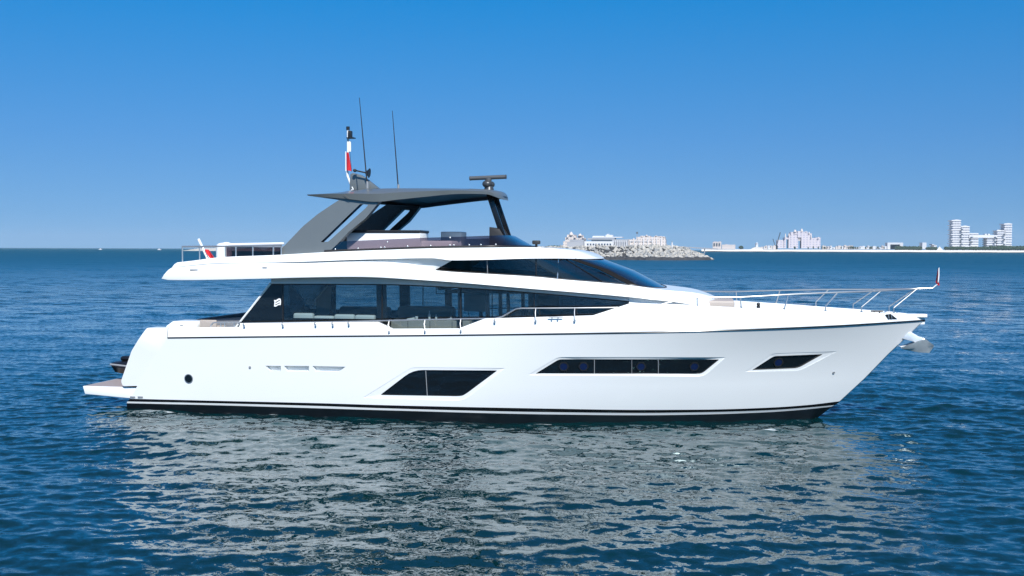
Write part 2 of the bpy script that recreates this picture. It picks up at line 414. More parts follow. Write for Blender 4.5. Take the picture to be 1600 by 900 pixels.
hull = MB()
def strip(mb, a, b, mi):
    mb.cur = mi; mb.loft([a, b]); mb.cur = 0
strip(hull, cK, cW, 1); strip(hull, cW, cN, 1); strip(hull, cN, cM, 0); strip(hull, cM, cT, 2)
strip(hull, cT, cA, 0); strip(hull, cA, cB, 0); strip(hull, cB, cS, 0)
# keel, top cap and transom make the hull a closed body
def across(mb, c, mi=0):
    n = len(c); b = [Vector((v.x, -v.y, v.z)) for v in c]
    mb.cur = mi; mb.add(c+b, [(i, i+1, n+i+1, n+i) for i in range(n-1)]); mb.cur = 0
across(hull, cK, 1); across(hull, cS, 0)
ends = [c[0] for c in (cK, cW, cN, cM, cT, cA, cB, cS)]
hull.cur = 0
hull.add(ends+[Vector((v.x, -v.y, v.z)) for v in ends], [(i, i+1, 8+i+1, 8+i) for i in range(7)])

bvh_h = BVHTree.FromPolygons([tuple(v) for v in hull.v], [tuple(f) for f in hull.f])
def onhull(px, py, off=0.0):
    d = ray(px, py); h = bvh_h.ray_cast(CAM, d)
    p, nrm = h[0], h[1]
    if nrm.y > 0: nrm = -nrm
    return p+Vector((0, nrm.y, 0)).normalized()*off, nrm
def outline(pix, off):
    return [onhull(x, y, off)[0] for x, y in pix]
def rounded(poly, rad, seg=4):
    out = []; n = len(poly)
    for i, (x, y) in enumerate(poly):
        r = rad[i] if hasattr(rad, '__len__') else rad
        a = Vector(poly[i-1])-Vector((x, y)); b = Vector(poly[(i+1) % n])-Vector((x, y))
        ra = min(r, a.length*.45); rb = min(r, b.length*.45)
        p0 = Vector((x, y))+a.normalized()*ra; p2 = Vector((x, y))+b.normalized()*rb; p1 = Vector((x, y))
        for k in range(seg+1):
            t = k/seg; q = p0*(1-t)**2+p1*2*t*(1-t)+p2*t*t; out.append((q.x, q.y))
    return out
WIN1 = rounded([(593.5,617.5),(645,578),(777,579),(724,618.5),(715,619.5)], [3,16,2,10,6])
SUR1 = rounded([(567,621.5),(640,576.2),(646,574.2),(789,575.3),(727,624),(712,626)], [2,8,8,2,14,8])
WIN2 = rounded([(836.5,584),(873,561.6),(1124,561.8),(1096,584.6)], [1,5,2,7])
SUR2 = rounded([(825,586),(870,559.3),(876,558),(1134,558.3),(1099,588.3)], [1,6,4,2,9])
WIN3 = rounded([(1175,578.5),(1209,556.5),(1286,553.5),(1247,575.5)], [1,5,2,7])
SUR3 = rounded([(1164,581),(1206,553.4),(1212,552.2),(1308,549),(1250,578.8)], [1,6,4,2,9])
VENT = [rounded(p, 0.6, 2) for p in ([(414.6,571.4),(438.8,571.8),(438.8,580.2),(421.5,579.9)],
        [(443.5,571.6),(482.8,571.8),(482.8,580.8),(448.5,580.4)], [(488,571.8),(540,573),(528.5,581.2),(493,580.8)])]
def densify(pts, k=6):
    out = []; n = len(pts)
    for i in range(n):
        a, b = Vector(pts[i]), Vector(pts[(i+1) % n]); m = max(1, int((b-a).length/k))
        out += [tuple(a.lerp(b, j/m)) for j in range(m)]
    return out
def cut_obj(pix, depth):
    pts = outline(densify(pix, 14), 0); A = [p+Vector((0, depth, 0)) for p in pts]; B = [p+Vector((0, -0.35, 0)) for p in pts]
    n = len(A); mb = MB(); c = sum(A, Vector())/n; c2 = sum(B, Vector())/n
    # cap by a fan so the floor follows the hull
    mb.add(A+B+[c, c2], [(i, (i+1) % n, n+(i+1) % n, n+i) for i in range(n)]+[((i+1) % n, i, 2*n) for i in range(n)]+[(n+i, n+(i+1) % n, 2*n+1) for i in range(n)])
    return mb.build('cutter_body', gel, smooth=0)
def hull_recess(mb_cut):
    return mb_cut
cuts = [cut_obj(s, 0.008) for s in (SUR1, SUR2, SUR3)]
cuts += [cut_obj(s, 0.07) for s in (WIN1, WIN2, WIN3)] + [cut_obj(s, 0.13) for s in VENT]
hull_o = hull.build('hull', [gel, anti, black_paint], yacht, smooth=28, cutters=cuts)

def hull_normals(o):
    me0 = bmesh.new(); vs = [me0.verts.new(v) for v in hull.v]
    for f in hull.f:
        try: me0.faces.new([vs[i] for i in f])
        except ValueError: pass
    bmesh.ops.remove_doubles(me0, verts=me0.verts, dist=.0005)
    side = [f for f in me0.faces if abs(f.normal.y) > .25 and f.calc_center_median().z > .1]
    tri = []; nor = {}
    for f in side:
        a = f.calc_area()
        for v in f.verts:
            nn = f.normal*a
            if nn.y*f.calc_center_median().y < 0: nn = -nn
            nor[v.index if v.index >= 0 else id(v)] = nor.get(v.index, Vector())+nn
    me0.verts.index_update(); nor = {}
    for f in side:
        c = f.calc_center_median(); nn = f.normal.copy()*f.calc_area()
        if nn.y*c.y < 0: nn = -nn
        for v in f.verts: nor[v.index] = nor.get(v.index, Vector())+nn
    V = [v.co.copy() for v in me0.verts]; Fc = [[v.index for v in f.verts] for f in side]
    bv = BVHTree.FromPolygons([tuple(v) for v in V], Fc)
    from mathutils.interpolate import poly_3d_calc
    me = o.data; org = ORG[o]; out = [None]*len(me.loops)
    for p in me.polygons:
        c = p.center+org; hit = bv.find_nearest(c)
        vsn = [me.vertices[i].co+org for i in p.vertices]
        ons = all((bv.find_nearest(v)[3] or 0) < .0015 for v in vsn) and abs(p.normal.y) > .25 and c.z > .1
        for li, vi in zip(p.loop_indices, p.vertices):
            if ons:
                q = me.vertices[vi].co+org; h = bv.find_nearest(q); f = Fc[h[2]]
                wts = poly_3d_calc([V[i] for i in f], h[0]); nn = Vector()
                for w_, i in zip(wts, f): nn += nor[i].normalized()*w_
                out[li] = tuple(nn.normalized())
            else: out[li] = tuple(p.normal)
    me0.free()
    me.normals_split_custom_set(out)
hull_normals(hull_o)

def pane_grid(pix, off, name, m, parent):
    """thin curved plate on the hull following its outline"""
    pts = densify(pix, 12); F0 = outline(pts, 0); fr = [p+Vector((0, off, 0)) for p in F0]; bk = [p+Vector((0, off+0.02, 0)) for p in F0]
    n = len(fr); c = sum(fr, Vector())/n
    mb = MB(); mb.add(fr+bk, [(i, (i+1) % n, n+(i+1) % n, n+i) for i in range(n)])
    bm = bmesh.new(); vs = [bm.verts.new(v) for v in fr]; es = [bm.edges.new((vs[i], vs[(i+1) % n])) for i in range(n)]
    bmesh.ops.triangle_fill(bm, use_beauty=True, edges=es)
    mb.frombm(bm)
    return mb.build(name, m, parent, smooth=50)
HW = []
for pix in (WIN1, WIN2, WIN3):
    HW.append(pane_grid(pix, 0.05, 'hull_window', hullglass, hull_o))
def strip_on_hull(pix, wdt, off, name, m, parent):
    pts = [onhull(x, y, off)[0] for x, y in pix]
    return MB().tube(pts, wdt, 6).build(name, m, parent)
strip_on_hull([(664.5,578.5),(667,618.5)], 0.012, -0.042, 'window_divider', steelgrey, HW[0])
for x in (928.5, 1028.5): strip_on_hull([(x, 562), (x, 584)], 0.012, -0.042, 'window_divider', steelgrey, HW[1])
strip_on_hull([(987, 562), (987, 584)], 0.008, -0.042, 'window_divider', steelgrey, HW[1])
def porthole(px, py, r, parent, k):
    p, n = onhull(px, py, -0.042); a = n.normalized(); u = a.cross(Vector((0, 0, 1))).normalized(); v = u.cross(a)
    def ringpts(rr, m, ph=0): return [p+(u*math.cos(2*math.pi*i/m+ph)+v*math.sin(2*math.pi*i/m+ph))*rr for i in range(m)]
    mb = MB(); o, i_ = ringpts(r, 24), ringpts(r*.74, 24)
    # eight-lobed frame
    o = [p+(u*math.cos(2*math.pi*i/24)+v*math.sin(2*math.pi*i/24))*r*(1.0+0.07*math.cos(6*2*math.pi*i/24)) for i in range(24)]
    ob = [q+a*0.012 for q in o]; ib = [q+a*0.012 for q in i_]
    mb.add(o+ob+ib+i_, [(j, (j+1) % 24, 24+(j+1) % 24, 24+j) for j in range(24)]+[(24+j, 24+(j+1) % 24, 48+(j+1) % 24, 48+j) for j in range(24)]+[(48+j, 48+(j+1) % 24, 72+(j+1) % 24, 72+j) for j in range(24)])
    mb.build('porthole_frame', black_matt, parent)
    MB().prism(i_, a*0.006).build('porthole_glass', porthole_blue, parent)
for x in (880.5, 911.5, 1001.5, 1085): porthole(x, 573, 0.135, HW[1], 0)
porthole(1216.5, 566.5, 0.14, HW[2], 0)

# round porthole aft, small fittings
def disc(px, py, r, d, name, m, parent, seg=20):
    p, n = onhull(px, py, 0); a = n.normalized(); u = a.cross(Vector((0, 0, 1))).normalized(); v = u.cross(a)
    return MB().prism([p-a*0.01+(u*math.cos(2*math.pi*i/seg)+v*math.sin(2*math.pi*i/seg))*r for i in range(seg)], a*(d+0.01)).build(name, m, parent)
pr = disc(295, 591.5, 0.135, 0.015, 'porthole', steel, hull_o, 28)
disc(295, 591.5, 0.112, 0.019, 'porthole_glass', hullglass, pr, 28)
disc(390.7, 573.8, 0.035, 0.02, 'deck_light', steelgrey, hull_o)
disc(1302.5, 582, 0.035, 0.02, 'tow_eye', steelgrey, hull_o)
for px in (207.5, 219.5):
    p, n = onhull(px, 620.3, 0); MB().box(p.x-.08, p.x+.08, p.y-.02, p.y+.03, p.z-.025, p.z+.025, .008).build('scupper', steelgrey, hull_o)
# rub rail: a steel half round in a black groove
rub = [v+Vector((0, 0.001, -0.012)) for v in cS]
MB().tube(rub, 0.015, 8).build('rub_rail', black_paint, hull_o)
MB().tube([v+Vector((0, -0.004, 0.022)) for v in rub], 0.009, 6).build('rail_cap', steelgrey, hull_o)
MB().tube([Vector((v.x, -v.y, v.z)) for v in rub], 0.032, 8).build('rub_rail', black_paint, hull_o)

# ---- bulwark: starts at the rub rail line, its top follows the cut-outs
Dtop = zline([(262,512.5,-2.7),(330,511.5,-2.7),(374,511,-2.75),(376,505,-2.75),(590,503.2,-2.85),(612,514,-2.85),(716,513.5,-2.85),(757,498,-2.87),(925,493.5,-2.87),(985,474,-2.8),(1060,476,-2.5),(1130,479.5,-2.15),(1226,483.5,-1.8),(1290,486,-1.35),(1347,488,-.95),(1400,489.5,-.5),(1443,492.5,-0.02)], lin=True)
xsb = np.concatenate([np.linspace(cS[0].x, cS[-1].x-0.25, 340), cS[-1].x-0.25*(1-np.sin(np.linspace(0, math.pi/2, 10)))])
# keep knots sharp
knots = [P(*q).x for q in [(374,511,-2.75),(376,505,-2.75),(590,503.2,-2.85),(612,514,-2.85),(716,513.5,-2.85),(757,498,-2.87),(925,493.5,-2.87),(985,474,-2.8)]]
xsb = np.unique(np.concatenate([xsb, knots]))
zs_ = np.interp(xsb, [v.x for v in cS], [v.z for v in cS]); ys_ = np.interp(xsb, [v.x for v in cS], [v.y for v in cS])
def gy(x): return float(np.interp(x, [v.x for v in cS], [v.y for v in cS]))
bul = MB()
o0 = [Vector((x, y, z)) for x, y, z in zip(xsb, ys_, zs_)]
ztop = Dtop(xsb)
o1 = [Vector((x, y+0.05*min(1, -y), max(zt, z+0.02)-0.03)) for x, y, z, zt in zip(xsb, ys_, zs_, ztop)]
o2 = [Vector((x, min(0, v.y+0.03), v.z+0.03)) for x, v in zip(xsb, o1)]
o3 = [Vector((x, min(0, v.y+0.17), v.z+0.03)) for x, v in zip(xsb, o1)]
o4 = [Vector((x, min(0, v.y+0.20), v.z)) for x, v in zip(xsb, o1)]
o5 = [Vector((x, min(0, y+0.22), z-0.12)) for x, y, z in zip(xsb, ys_, zs_)]
bul.loft([o0, o1, o2, o3, o4, o5])
bul.build('bulwark', gel, yacht, smooth=30)
# decks
deckz = [Vector((v.x, v.y, v.z-0.1 if v.x < -1.5 else v.z-0.1+min(1, (v.x+1.5)/2)*0.33*min(1, (6.1-v.x)/2.5))) for v in o5]
# transverse deck: aft teak, foredeck white
da = MB(); seg = [v for v in deckz if v.x < -1.4]; across(da, seg); da.build('side_deck', teak, yacht)
df = MB(); seg = [v for v in deckz if v.x >= -1.55]; across(df, seg); df.build('foredeck', gelm, yacht)

# ---- stern wings, swim platform
for s in (-1, 1):
    base = [(231,512.5),(236,511.8),(263.5,512),(263.5,529),(212.5,603.5),(189.5,604),(187.2,596),(207,548)]
    pts = [P(x, y, -2.66) for x, y in densify(rounded(base, [2,2,0.1,0.1,1,3,3,3], 3), 8)]
    def wy(z): return -float(np.interp(z, [cT[0].z, cA[0].z, cB[0].z, cS[0].z], [-cT[0].y, -cA[0].y, -cB[0].y, -cS[0].y]))+.004+.054*min(1, max(0, (z-cS[0].z)/.28))
    A_w = [Vector((p.x, -s*wy(p.z), p.z)) for p in pts]; B_w = [v+Vector((0, -s*.38, 0)) for v in A_w]
    n_ = len(A_w); bmw = bmesh.new(); mbw = MB()
    for ring in (A_w, B_w):
        bmw = bmesh.new(); vs = [bmw.verts.new(v) for v in ring]; es = [bmw.edges.new((vs[i], vs[(i+1) % n_])) for i in range(n_)]
        bmesh.ops.triangle_fill(bmw, use_beauty=True, edges=es); mbw.frombm(bmw)
    mbw.add(A_w+B_w, [(i, (i+1) % n_, n_+(i+1) % n_, n_+i) for i in range(n_)])
    mbw.build('stern_wing', gel, yacht, smooth=40)
plat = [(127.3,603.5),(131,616),(160,619.5),(197.5,622.5),(213,606),(189,605)]
pp = [P(x, y, -2.55) for x, y in plat]; zt = P(160, 604.3, -2.55).z
xa, xb = pp[0].x, pp[-1].x
pm = MB()
prof = [Vector((xa, 0, zt)), Vector((pp[1].x, 0, pp[1].z)), Vector((pp[3].x, 0, pp[3].z)), Vector((pp[3].x+1.2, 0, pp[3].z)), Vector((pp[3].x+1.2, 0, zt))]
pm.prism([p+Vector((0, -2.5, 0)) for p in prof], (0, 5.0, 0))
plat_o = pm.build('swim_platform', gel, yacht, bevel=0.03)
MB().box(xa+.07, xb+2.0, -2.46, 2.46, zt-.01, zt+.006).build('teak_deck', teak, plat_o)
MB().box(cS[0].x-0.5, cS[0].x+0.3, -2.3, 2.3, zt, 2.05).build('transom', gel, yacht, bevel=.02)

# ---- superstructure lines
def tipplan(W, Xa, Xt, n=2.2, Xs=None, Ws=None):
    def f(X):
        u = np.clip((np.asarray(X)-Xa)/(Xt-Xa), 0, 1); h = W*(1-u**n)**(1/n)
        if Xs is not None: h = h*np.interp(X, [Xs, Xs+3], [Ws, 1.0])
        return h
    return f
def samp(x0, Xa, Xt, n1=60, n2=26):
    return np.concatenate([np.linspace(x0, Xa, n1, endpoint=False), Xa+(Xt-Xa)*np.sin(np.linspace(0, math.pi/2, n2))])
def curve(xs, H, z): return [Vector((float(x), -float(H(x)), float(z(x)))) for x in xs]

# flybridge / roof band
zf1 = zline([(253,435.3,-2.7),(263.5,437.3,-2.75),(420,435,-2.8),(460,433.8,-2.8),(561,432.5,-2.8),(662,437.6,-2.75),(835,451.5,-2.6),(985,464.5,-2.45),(1060,472,-1.8),(1119,480,0)])
zf2 = zline([(262,423,-2.7),(345,415,-2.75),(460,411.8,-2.78),(575,408.5,-2.75),(640,412.5,-2.7),(679,422.5,-2.6),(760,428,-2.55),(840,433,-2.5),(870,436,-2.45),(985,446,-2.25),(1035,452.5,-1.9),(1083,456.5,-1.2),(1117,463,0)])
zf3 = zline([(268,418,-2.7),(345,411,-2.75),(430,410,-2.75),(575,405.3,-2.7),(679,403.2,-2.45),(710,406.5,-2.3),(750,406,-2.25),(840,403.7,-2.2),(873,403.6,-2.1),(943,404,0)])
zf4 = zline([(277,410,-2.6),(300,407.6,-2.6),(345,402,-2.6),(430,398.5,-2.6),(512,394,-2.5),(594,390.8,-2.45),(671,388.2,-2.4),(749,387,-2.3),(830,386.5,-2.0),(870,388.5,-1.6),(905,392.5,-.8),(925,397.5,-.3),(941,403,0)])
Xroof = PX(943, 404, 0); Xnose = PX(1119, 464, 0); XrA = PX(868, 404, -2.15)
Xn2 = PX(1127, 480, 0)
nA, nB = 70, 30
x_f1 = samp(PX(253, 435, -2.7), PX(985, 466, -2.45), Xnose, nA, nB)
x_f2 = samp(PX(262, 423, -2.7), PX(985, 446, -2.3), Xnose-.05, nA, nB)
H1 = lambda x: np.where(np.asarray(x) < PX(985,466,-2.45), np.interp(x, [PX(253,435,-2.7), PX(300,435,-2.8), PX(600,433,-2.8), PX(835,451,-2.65), PX(985,466,-2.4)], [2.72, 2.8, 2.8, 2.62, 2.38]), tipplan(2.38, PX(985,466,-2.4), Xnose, 2.2)(x))
H2 = lambda x: np.where(np.asarray(x) < PX(985,446,-2.3), np.interp(x, [PX(253,435,-2.7), PX(300,435,-2.8), PX(600,433,-2.8), PX(679,423,-2.6), PX(985,446,-2.25)], [2.7, 2.78, 2.76, 2.5, 2.22]), tipplan(2.22, PX(985,446,-2.3), Xnose-.05, 2.0)(x))
c1 = curve(x_f1, H1, zf1); c2 = curve(x_f2, H2, zf2)
c1 = [Vector((v.x, v.y, v.z)) for v in c1]
c1i = [Vector((v.x+0.05, min(0, v.y+0.75*min(1, -v.y/2.5)), v.z+0.015)) for v in c1]
mid12 = [a.lerp(b, .5)+Vector((0, -0.035*min(1, -a.y), 0)) for a, b in zip(c1, c2)]
band = MB()
band.loft([c1i, [v+Vector((0, .03, -.012)) if v.y < -.1 else v for v in c1], c1, mid12, c2])
across(band, c1i)
# close the aft end
for q in (c1, ): 
    e = [c1i[0], c1[0], mid12[0], c2[0]]; e2 = [Vector((v.x, -v.y, v.z)) for v in e]
    band.add(e+e2, [(i, i+1, 4+i+1, 4+i) for i in range(3)])
band_o = band.build('upper_deck', gel, yacht, smooth=32)
# cove and coaming (aft of and above the wheelhouse windows)
x_f3 = samp(PX(268, 418, -2.7), XrA, Xroof, nA, nB); x_f4 = samp(PX(277, 410, -2.6), XrA, Xroof-.03, nA, nB)
H3 = lambda x: np.where(np.asarray(x) < XrA, np.interp(x, [PX(268,418,-2.7), PX(300,415,-2.78), PX(575,405,-2.78), PX(700,405,-2.6), PX(840,403,-2.35), XrA], [2.68,2.77,2.79,2.62,2.36,2.25]), tipplan(2.25, XrA, Xroof, 2.2)(x))
H4 = lambda x: np.where(np.asarray(x) < XrA, np.interp(x, [PX(277,410,-2.6), PX(300,408,-2.6), PX(575,391,-2.5), PX(830,386.5,-2.0), XrA], [2.6,2.66,2.56,2.12,1.95]), tipplan(1.95, XrA, Xroof-.03, 2.2)(x))
c3 = curve(x_f3, H3, zf3); c4 = curve(x_f4, H4, zf4)
# recessed inner line of the cove: sits 0.22 m inside
Xw0 = PX(679, 423, -2.5)
def inner(x, hb): return hb
x_c2i = samp(PX(262, 423, -2.7), PX(700, 423, -2.4), PX(712,423,-2.4), nA, nB)
coam = MB()
midc = [a.lerp(b, .55)+Vector((0, -0.03*min(1, -a.y), 0.01)) for a, b in zip(c3, c4)]
coam.loft([c3, midc, c4])
# flat lip under the coaming, back to the window line
c3i = [Vector((v.x, min(0, v.y+0.16*min(1, -v.y)), v.z+0.01)) for v in c3]
coam.loft([c3i, c3])
across(coam, c4)
e = [c3i[0], c3[0], midc[0], c4[0]]; e2 = [Vector((v.x, -v.y, v.z)) for v in e]
coam.add(e+e2, [(i, i+1, 4+i+1, 4+i) for i in range(3)])
roof_o = coam.build('roof', gel, yacht, smooth=32)
# cove wall: from band top to lip, aft of the windows
xw_end = PX(712, 407, -2.3)
xa0_ = np.linspace(x_f2[0]+.01, Xw0, 60); xa2_ = np.linspace(x_f3[0]+.01, PX(710, 406.5, -2.3), 60)
cw = MB()
b0 = [Vector((x, -float(H2(x))+.005, float(zf2(x))-.01)) for x in xa0_]
b1 = [Vector((x, -float(H2(x))+.10*min(1, max(0, (x-PX(430,410,-2.7))/2)), float(zf2(x))+.01)) for x in xa0_]
b2 = [Vector((x, -float(H3(x))+.03+.12*min(1, max(0, (x-PX(430,410,-2.7))/2)), float(zf3(x))+.012)) for x in xa2_]
for s in (1, -1): MB().loft([[Vector((v.x, s*v.y, v.z)) for v in b] for b in (b0, b1, b2)], mirror=False).build('cove_panel', gel, yacht)

# ---- wheelhouse windows (glass between sill on the band and the lip)
Ysill = lambda x: -float(H2(x))+0.13
def Ylip(x): return -float(H3(x))+0.14
xg = np.linspace(Xw0, PX(877, 404, -2.1), 40)
xlo = np.linspace(Xw0, PX(980, 446, -2.1), 40)
g0 = [Vector((x, Ysill(x), float(zf2(x))+0.004)) for x in xlo]
g1 = []
xtopA, xtopB = PX(710, 407, -2.35), PX(879, 404, -2.1)
for x, t in zip(xlo, np.linspace(0, 1, 40)):
    xx = xtopA+(xtopB-xtopA)*t; g1.append(Vector((xx, Ylip(xx), float(zf3(xx))+0.02)))
g0[0] = Vector((Xw0, Ysill(Xw0), float(zf2(Xw0))+.004))
for s in (1, -1):
    wm = MB().loft([[Vector((v.x, s*v.y, v.z)) for v in g0], [Vector((v.x, s*v.y, v.z)) for v in g1]], mirror=False)
    wo = wm.build('wheelhouse_window', dark_glass, yacht, fix=False)
    def fr(t0, t1, r, m, nm):
        def pt(t, g): i = t*39; k = min(int(i), 38); return g[k].lerp(g[k+1], i-k)
        a, b = pt(t0, g0), pt(t1, g1)
        off = Vector((0, -0.012, 0))
        return MB().tube([Vector((p.x, s*p.y, p.z)) for p in (a+off, b+off)], r, 6).build(nm, m, wo)
    def tof(px, py, g):
        X = PX(px, py, -2.2); return min(1, max(0, (X-g[0].x)/(g[-1].x-g[0].x)))
    fr(tof(763,428,g0), tof(763,406,g1), .012, steelgrey, 'window_divider')
    fr(tof(838,433,g0), tof(838,404,g1), .02, black_matt, 'window_divider')
    fr(tof(871,436,g0), tof(872,404,g1), .018, steel, 'window_trim')
    # black frame along the top and the foot of the glass
    MB().tube([Vector((v.x, s*(v.y-.01), v.z-.01)) for v in g1], .028, 6).build('window_frame', black_matt, wo)
    MB().tube([Vector((v.x, s*(v.y-.008), v.z+.006)) for v in g0], .014, 6).build('window_frame', black_matt, wo)
# ---- windscreen
nS = 28; th = np.linspace(0, math.pi/2, nS)
def arc(xc, W, Xt, z0, z1, n=2.2):
    return [Vector((xc+(Xt-xc)*math.sin(t), -W*max(0, 1-math.sin(t)**n)**(1/n), z0+(z1-z0)*math.sin(t))) for t in th]
pA = g1[-1]; pB = g0[-1]
topc = P(938, 403.5, 0); basec = P(1040, 449.5, 0)
ta = arc(pA.x, -pA.y, topc.x, pA.z, topc.z); ba = arc(pB.x, -pB.y, basec.x, pB.z, basec.z)
both = lambda a: a+[Vector((v.x, -v.y, v.z)) for v in a[::-1][1:]]
TA, BA = both(ta), both(ba)
M1 = [a.lerp(b, .5)+Vector((.05, 0, .05)) for a, b in zip(TA, BA)]
ws = MB().loft([BA, M1, TA], mirror=False).build('windscreen', screen_glass, yacht, fix=False, smooth=60)
for s in (1, -1):    # broad black corner post
    k = 8
    a = [Vector((v.x, s*v.y, v.z)) for v in ta[:k]]; b = [Vector((v.x, s*v.y, v.z)) for v in ba[:k-1]]
    q = []
    for i in range(k-1):
        q.append((a[i], b[i]))
    A = [p[0]+Vector((0.012, -s*.02, .012)) for p in q]; B = [p[1]+Vector((0.012, -s*.02, .012)) for p in q]
    MB().loft([B, [x.lerp(y, .5)+Vector((.06, -s*.01, .055)) for x, y in zip(A, B)], A], mirror=False).build('screen_pillar', seal, ws, smooth=60)
    MB().tube([g1[-1]*1 if s == 1 else Vector((g1[-1].x, -g1[-1].y, g1[-1].z)), Vector((g0[-6].x, s*g0[-6].y-s*.02, g0[-6].z+.02))], .016, 6).build('window_trim', seal, ws)
MB().tube([v+Vector((.01, 0, .01)) for v in BA], .025, 6).build('screen_frame', black_matt, ws)
def wiper(a, b, Y0, Y1, m):
    p0, p1 = P(a[0], a[1], Y0), P(b[0], b[1], Y1)
    o = MB().tube([p0, p0.lerp(p1, .5)+Vector((.01, 0, .02)), p1], .008, 6).tube([p1+Vector((-.02,0,0)), p1+Vector((.05,0,-.05))], .03, 8).build('wiper', m, ws)
wiper((938,418.5), (991,441.5), -1.55, -1.45, steel); wiper((965,426.5), (1019,446), -.75, -.6, black_matt); wiper((989,425.5), (1033,446), .35, .3, black_matt)
# wheelhouse interior: floor, console, pillar inside
XI0, XI1 = PX(700, 430, -2), PX(930, 440, 0)
MB().box(XI0, XI1+.6, -2.05, 2.05, 3.42, 3.5).build('wheelhouse_floor', liner, yacht)
MB().box(XI1-.75, XI1+.3, -1.6, 1.6, 3.5, 3.98, .05).build('dashboard', black_matt, yacht)
MB().box(XI0-.3, XI0-.2, -2.0, 2.0, 3.5, 4.35).build('wheelhouse_bulkhead', liner, yacht)

# ---- main cabin
zw1 = zline([(424,443.3,-2.3),(500,443.2,-2.3),(600,443.8,-2.35),(690,447.3,-2.4),(762,451.5,-2.4),(835,457,-2.4),(920,464.5,-2.35),(985,470.3,-2.2)])
zw2 = zline([(424,436,-2.25),(500,437,-2.25),(600,438.5,-2.3),(662,441,-2.35),(762,447.5,-2.38),(835,453.5,-2.38),(985,467.5,-2.3)])
Hc = lambda x: np.interp(x, [-20, PX(600,445,-2.3), PX(835,455,-2.4), PX(985,468,-2.25)], [2.28, 2.3, 2.34, 2.2])
Xc0 = PX(424, 443, -2.28); Xc1 = PX(986, 470, -2.2)
xc = np.linspace(Xc0, Xc1, 60)
cb = MB()
l_top = [Vector((x, -float(Hc(x))+.05, float(zf1(x))+.05)) for x in xc]
l_w2 = [Vector((x, -float(Hc(x)), float(zw2(x)))) for x in xc]
l_w1 = [Vector((x, -float(Hc(x))-.06*min(1, max(0, (x-Xc0)/4)), float(zw1(x)))) for x in xc]
l_w0 = [Vector((x, -float(Hc(x))+.04, float(zw1(x))-.01)) for x in xc]
cb.loft([l_w0, l_w1, l_w2, l_top])
cab_o = cb.build('cabin_wall', gel, yacht)
# glass wall below, down to the side deck; its after edge slopes
zdeck = 2.0
pa0 = P(374, 506, -2.28); 
ng = 60
gb = [Vector((pa0.x+(Xc1-pa0.x)*t, -float(Hc(pa0.x+(Xc1-pa0.x)*t))+.03, pa0.z-0.25)) for t in np.linspace(0, 1, ng)]
gtop = [Vector((Xc0+(Xc1-Xc0)*t, -float(Hc(Xc0+(Xc1-Xc0)*t))+.03, float(zw1(Xc0+(Xc1-Xc0)*t))-.005)) for t in np.linspace(0, 1, ng)]
# make the after edge go through both pixels
d_ = (Xc0-pa0.x)/(gtop[0].z-pa0.z); gb0x = pa0.x-0.25*d_
gb = [Vector((gb0x+(Xc1-gb0x)*t, -float(Hc(gb0x+(Xc1-gb0x)*t))+.03, pa0.z-0.25)) for t in np.linspace(0, 1, ng)]
def sided(a, s): return [Vector((v.x, s*v.y, v.z)) for v in a]
def atx(g, x):
    return Vector((x, float(np.interp(x, [v.x for v in g], [v.y for v in g])), float(np.interp(x, [v.x for v in g], [v.z for v in g]))))
def panel(x0b, x0t, x1b, x1t, s, m, off=0.0, n=16):
    B = [atx(gb, x0b+(x1b-x0b)*k/n)+Vector((0, -off, 0)) for k in range(n+1)]
    T = [atx(gtop, x0t+(x1t-x0t)*k/n)+Vector((0, -off, 0)) for k in range(n+1)]
    return MB().loft([sided(B, s), sided(T, s)], mirror=False)
xv = lambda px: (PX(px, 510, -2.28), PX(px, 445, -2.28))
edges = [442, 591, 603, 718, 762, 835, 985]
for s in (1, -1):
    # black triangular quarter light
    xb, xt = xv(442)
    a = panel(gb[0].x, Xc0, xb, xt, s, None).build('quarter_panel', hullglass, yacht, fix=False)
    MB().tube(sided([gb[0]+Vector((-.02,-.02,0)), gtop[0]+Vector((-.02,-.02,0.02))], s), .03, 6).build('window_trim', gel, a)
    prev = 442
    for nx_, kind in ((597, 'g'), (720, 'g'), (835, 'g'), (985, 'd')):
        x0b, x0t = xv(prev); x1b, x1t = xv(nx_)
        if nx_ == 985: x1b = x1t = Xc1
        w_ = panel(x0b+.0, x0t+.0, x1b, x1t, s, None).build('saloon_window', saloon_glass if kind == 'g' else dark_glass, yacht, fix=False)
        MB().tube(sided([atx(gb, x0b)+Vector((0,-.015,0)), atx(gtop, x0t)+Vector((0,-.015,0))], s), .018, 6).build('window_divider', black_matt, w_)
        prev = nx_
    q_ = [atx(gb, x)+Vector((0, .02, 0)) for x in np.linspace(xv(442)[0], xv(600)[0], 12)]; zs2 = P(520, 497.8, -2.28).z
    MB().loft([sided([Vector((v.x, v.y, 2.2)) for v in q_], s), sided([Vector((v.x, v.y, zs2)) for v in q_], s)], mirror=False).build('window_sill', black_matt, yacht, fix=False)
    # inner pillars, dark
    for pxa, pxb in ((589, 604), (716, 722), (759, 765), (792, 797), (826, 836)) if s == 1 else ((560, 578), (640, 652), (700, 706), (735, 741), (775, 781), (805, 812)):
        YY = -2.2*s
        q = [P(pxa, 515, -2.2), P(pxb, 515, -2.2), P(pxb-2, 440, -2.2), P(pxa-1, 440, -2.2)]
        q = [Vector((v.x, YY, max(min(v.z, 3.75), 2.0))) for v in q]
        MB().prism(q, (0, s*.1, 0)).build('window_pillar', black_matt, yacht)
    # dark header along the top of the glass
    MB().tube(sided([v+Vector((0, -.012, -.012)) for v in gtop], s), .022, 6).build('window_frame', black_matt, cab_o)
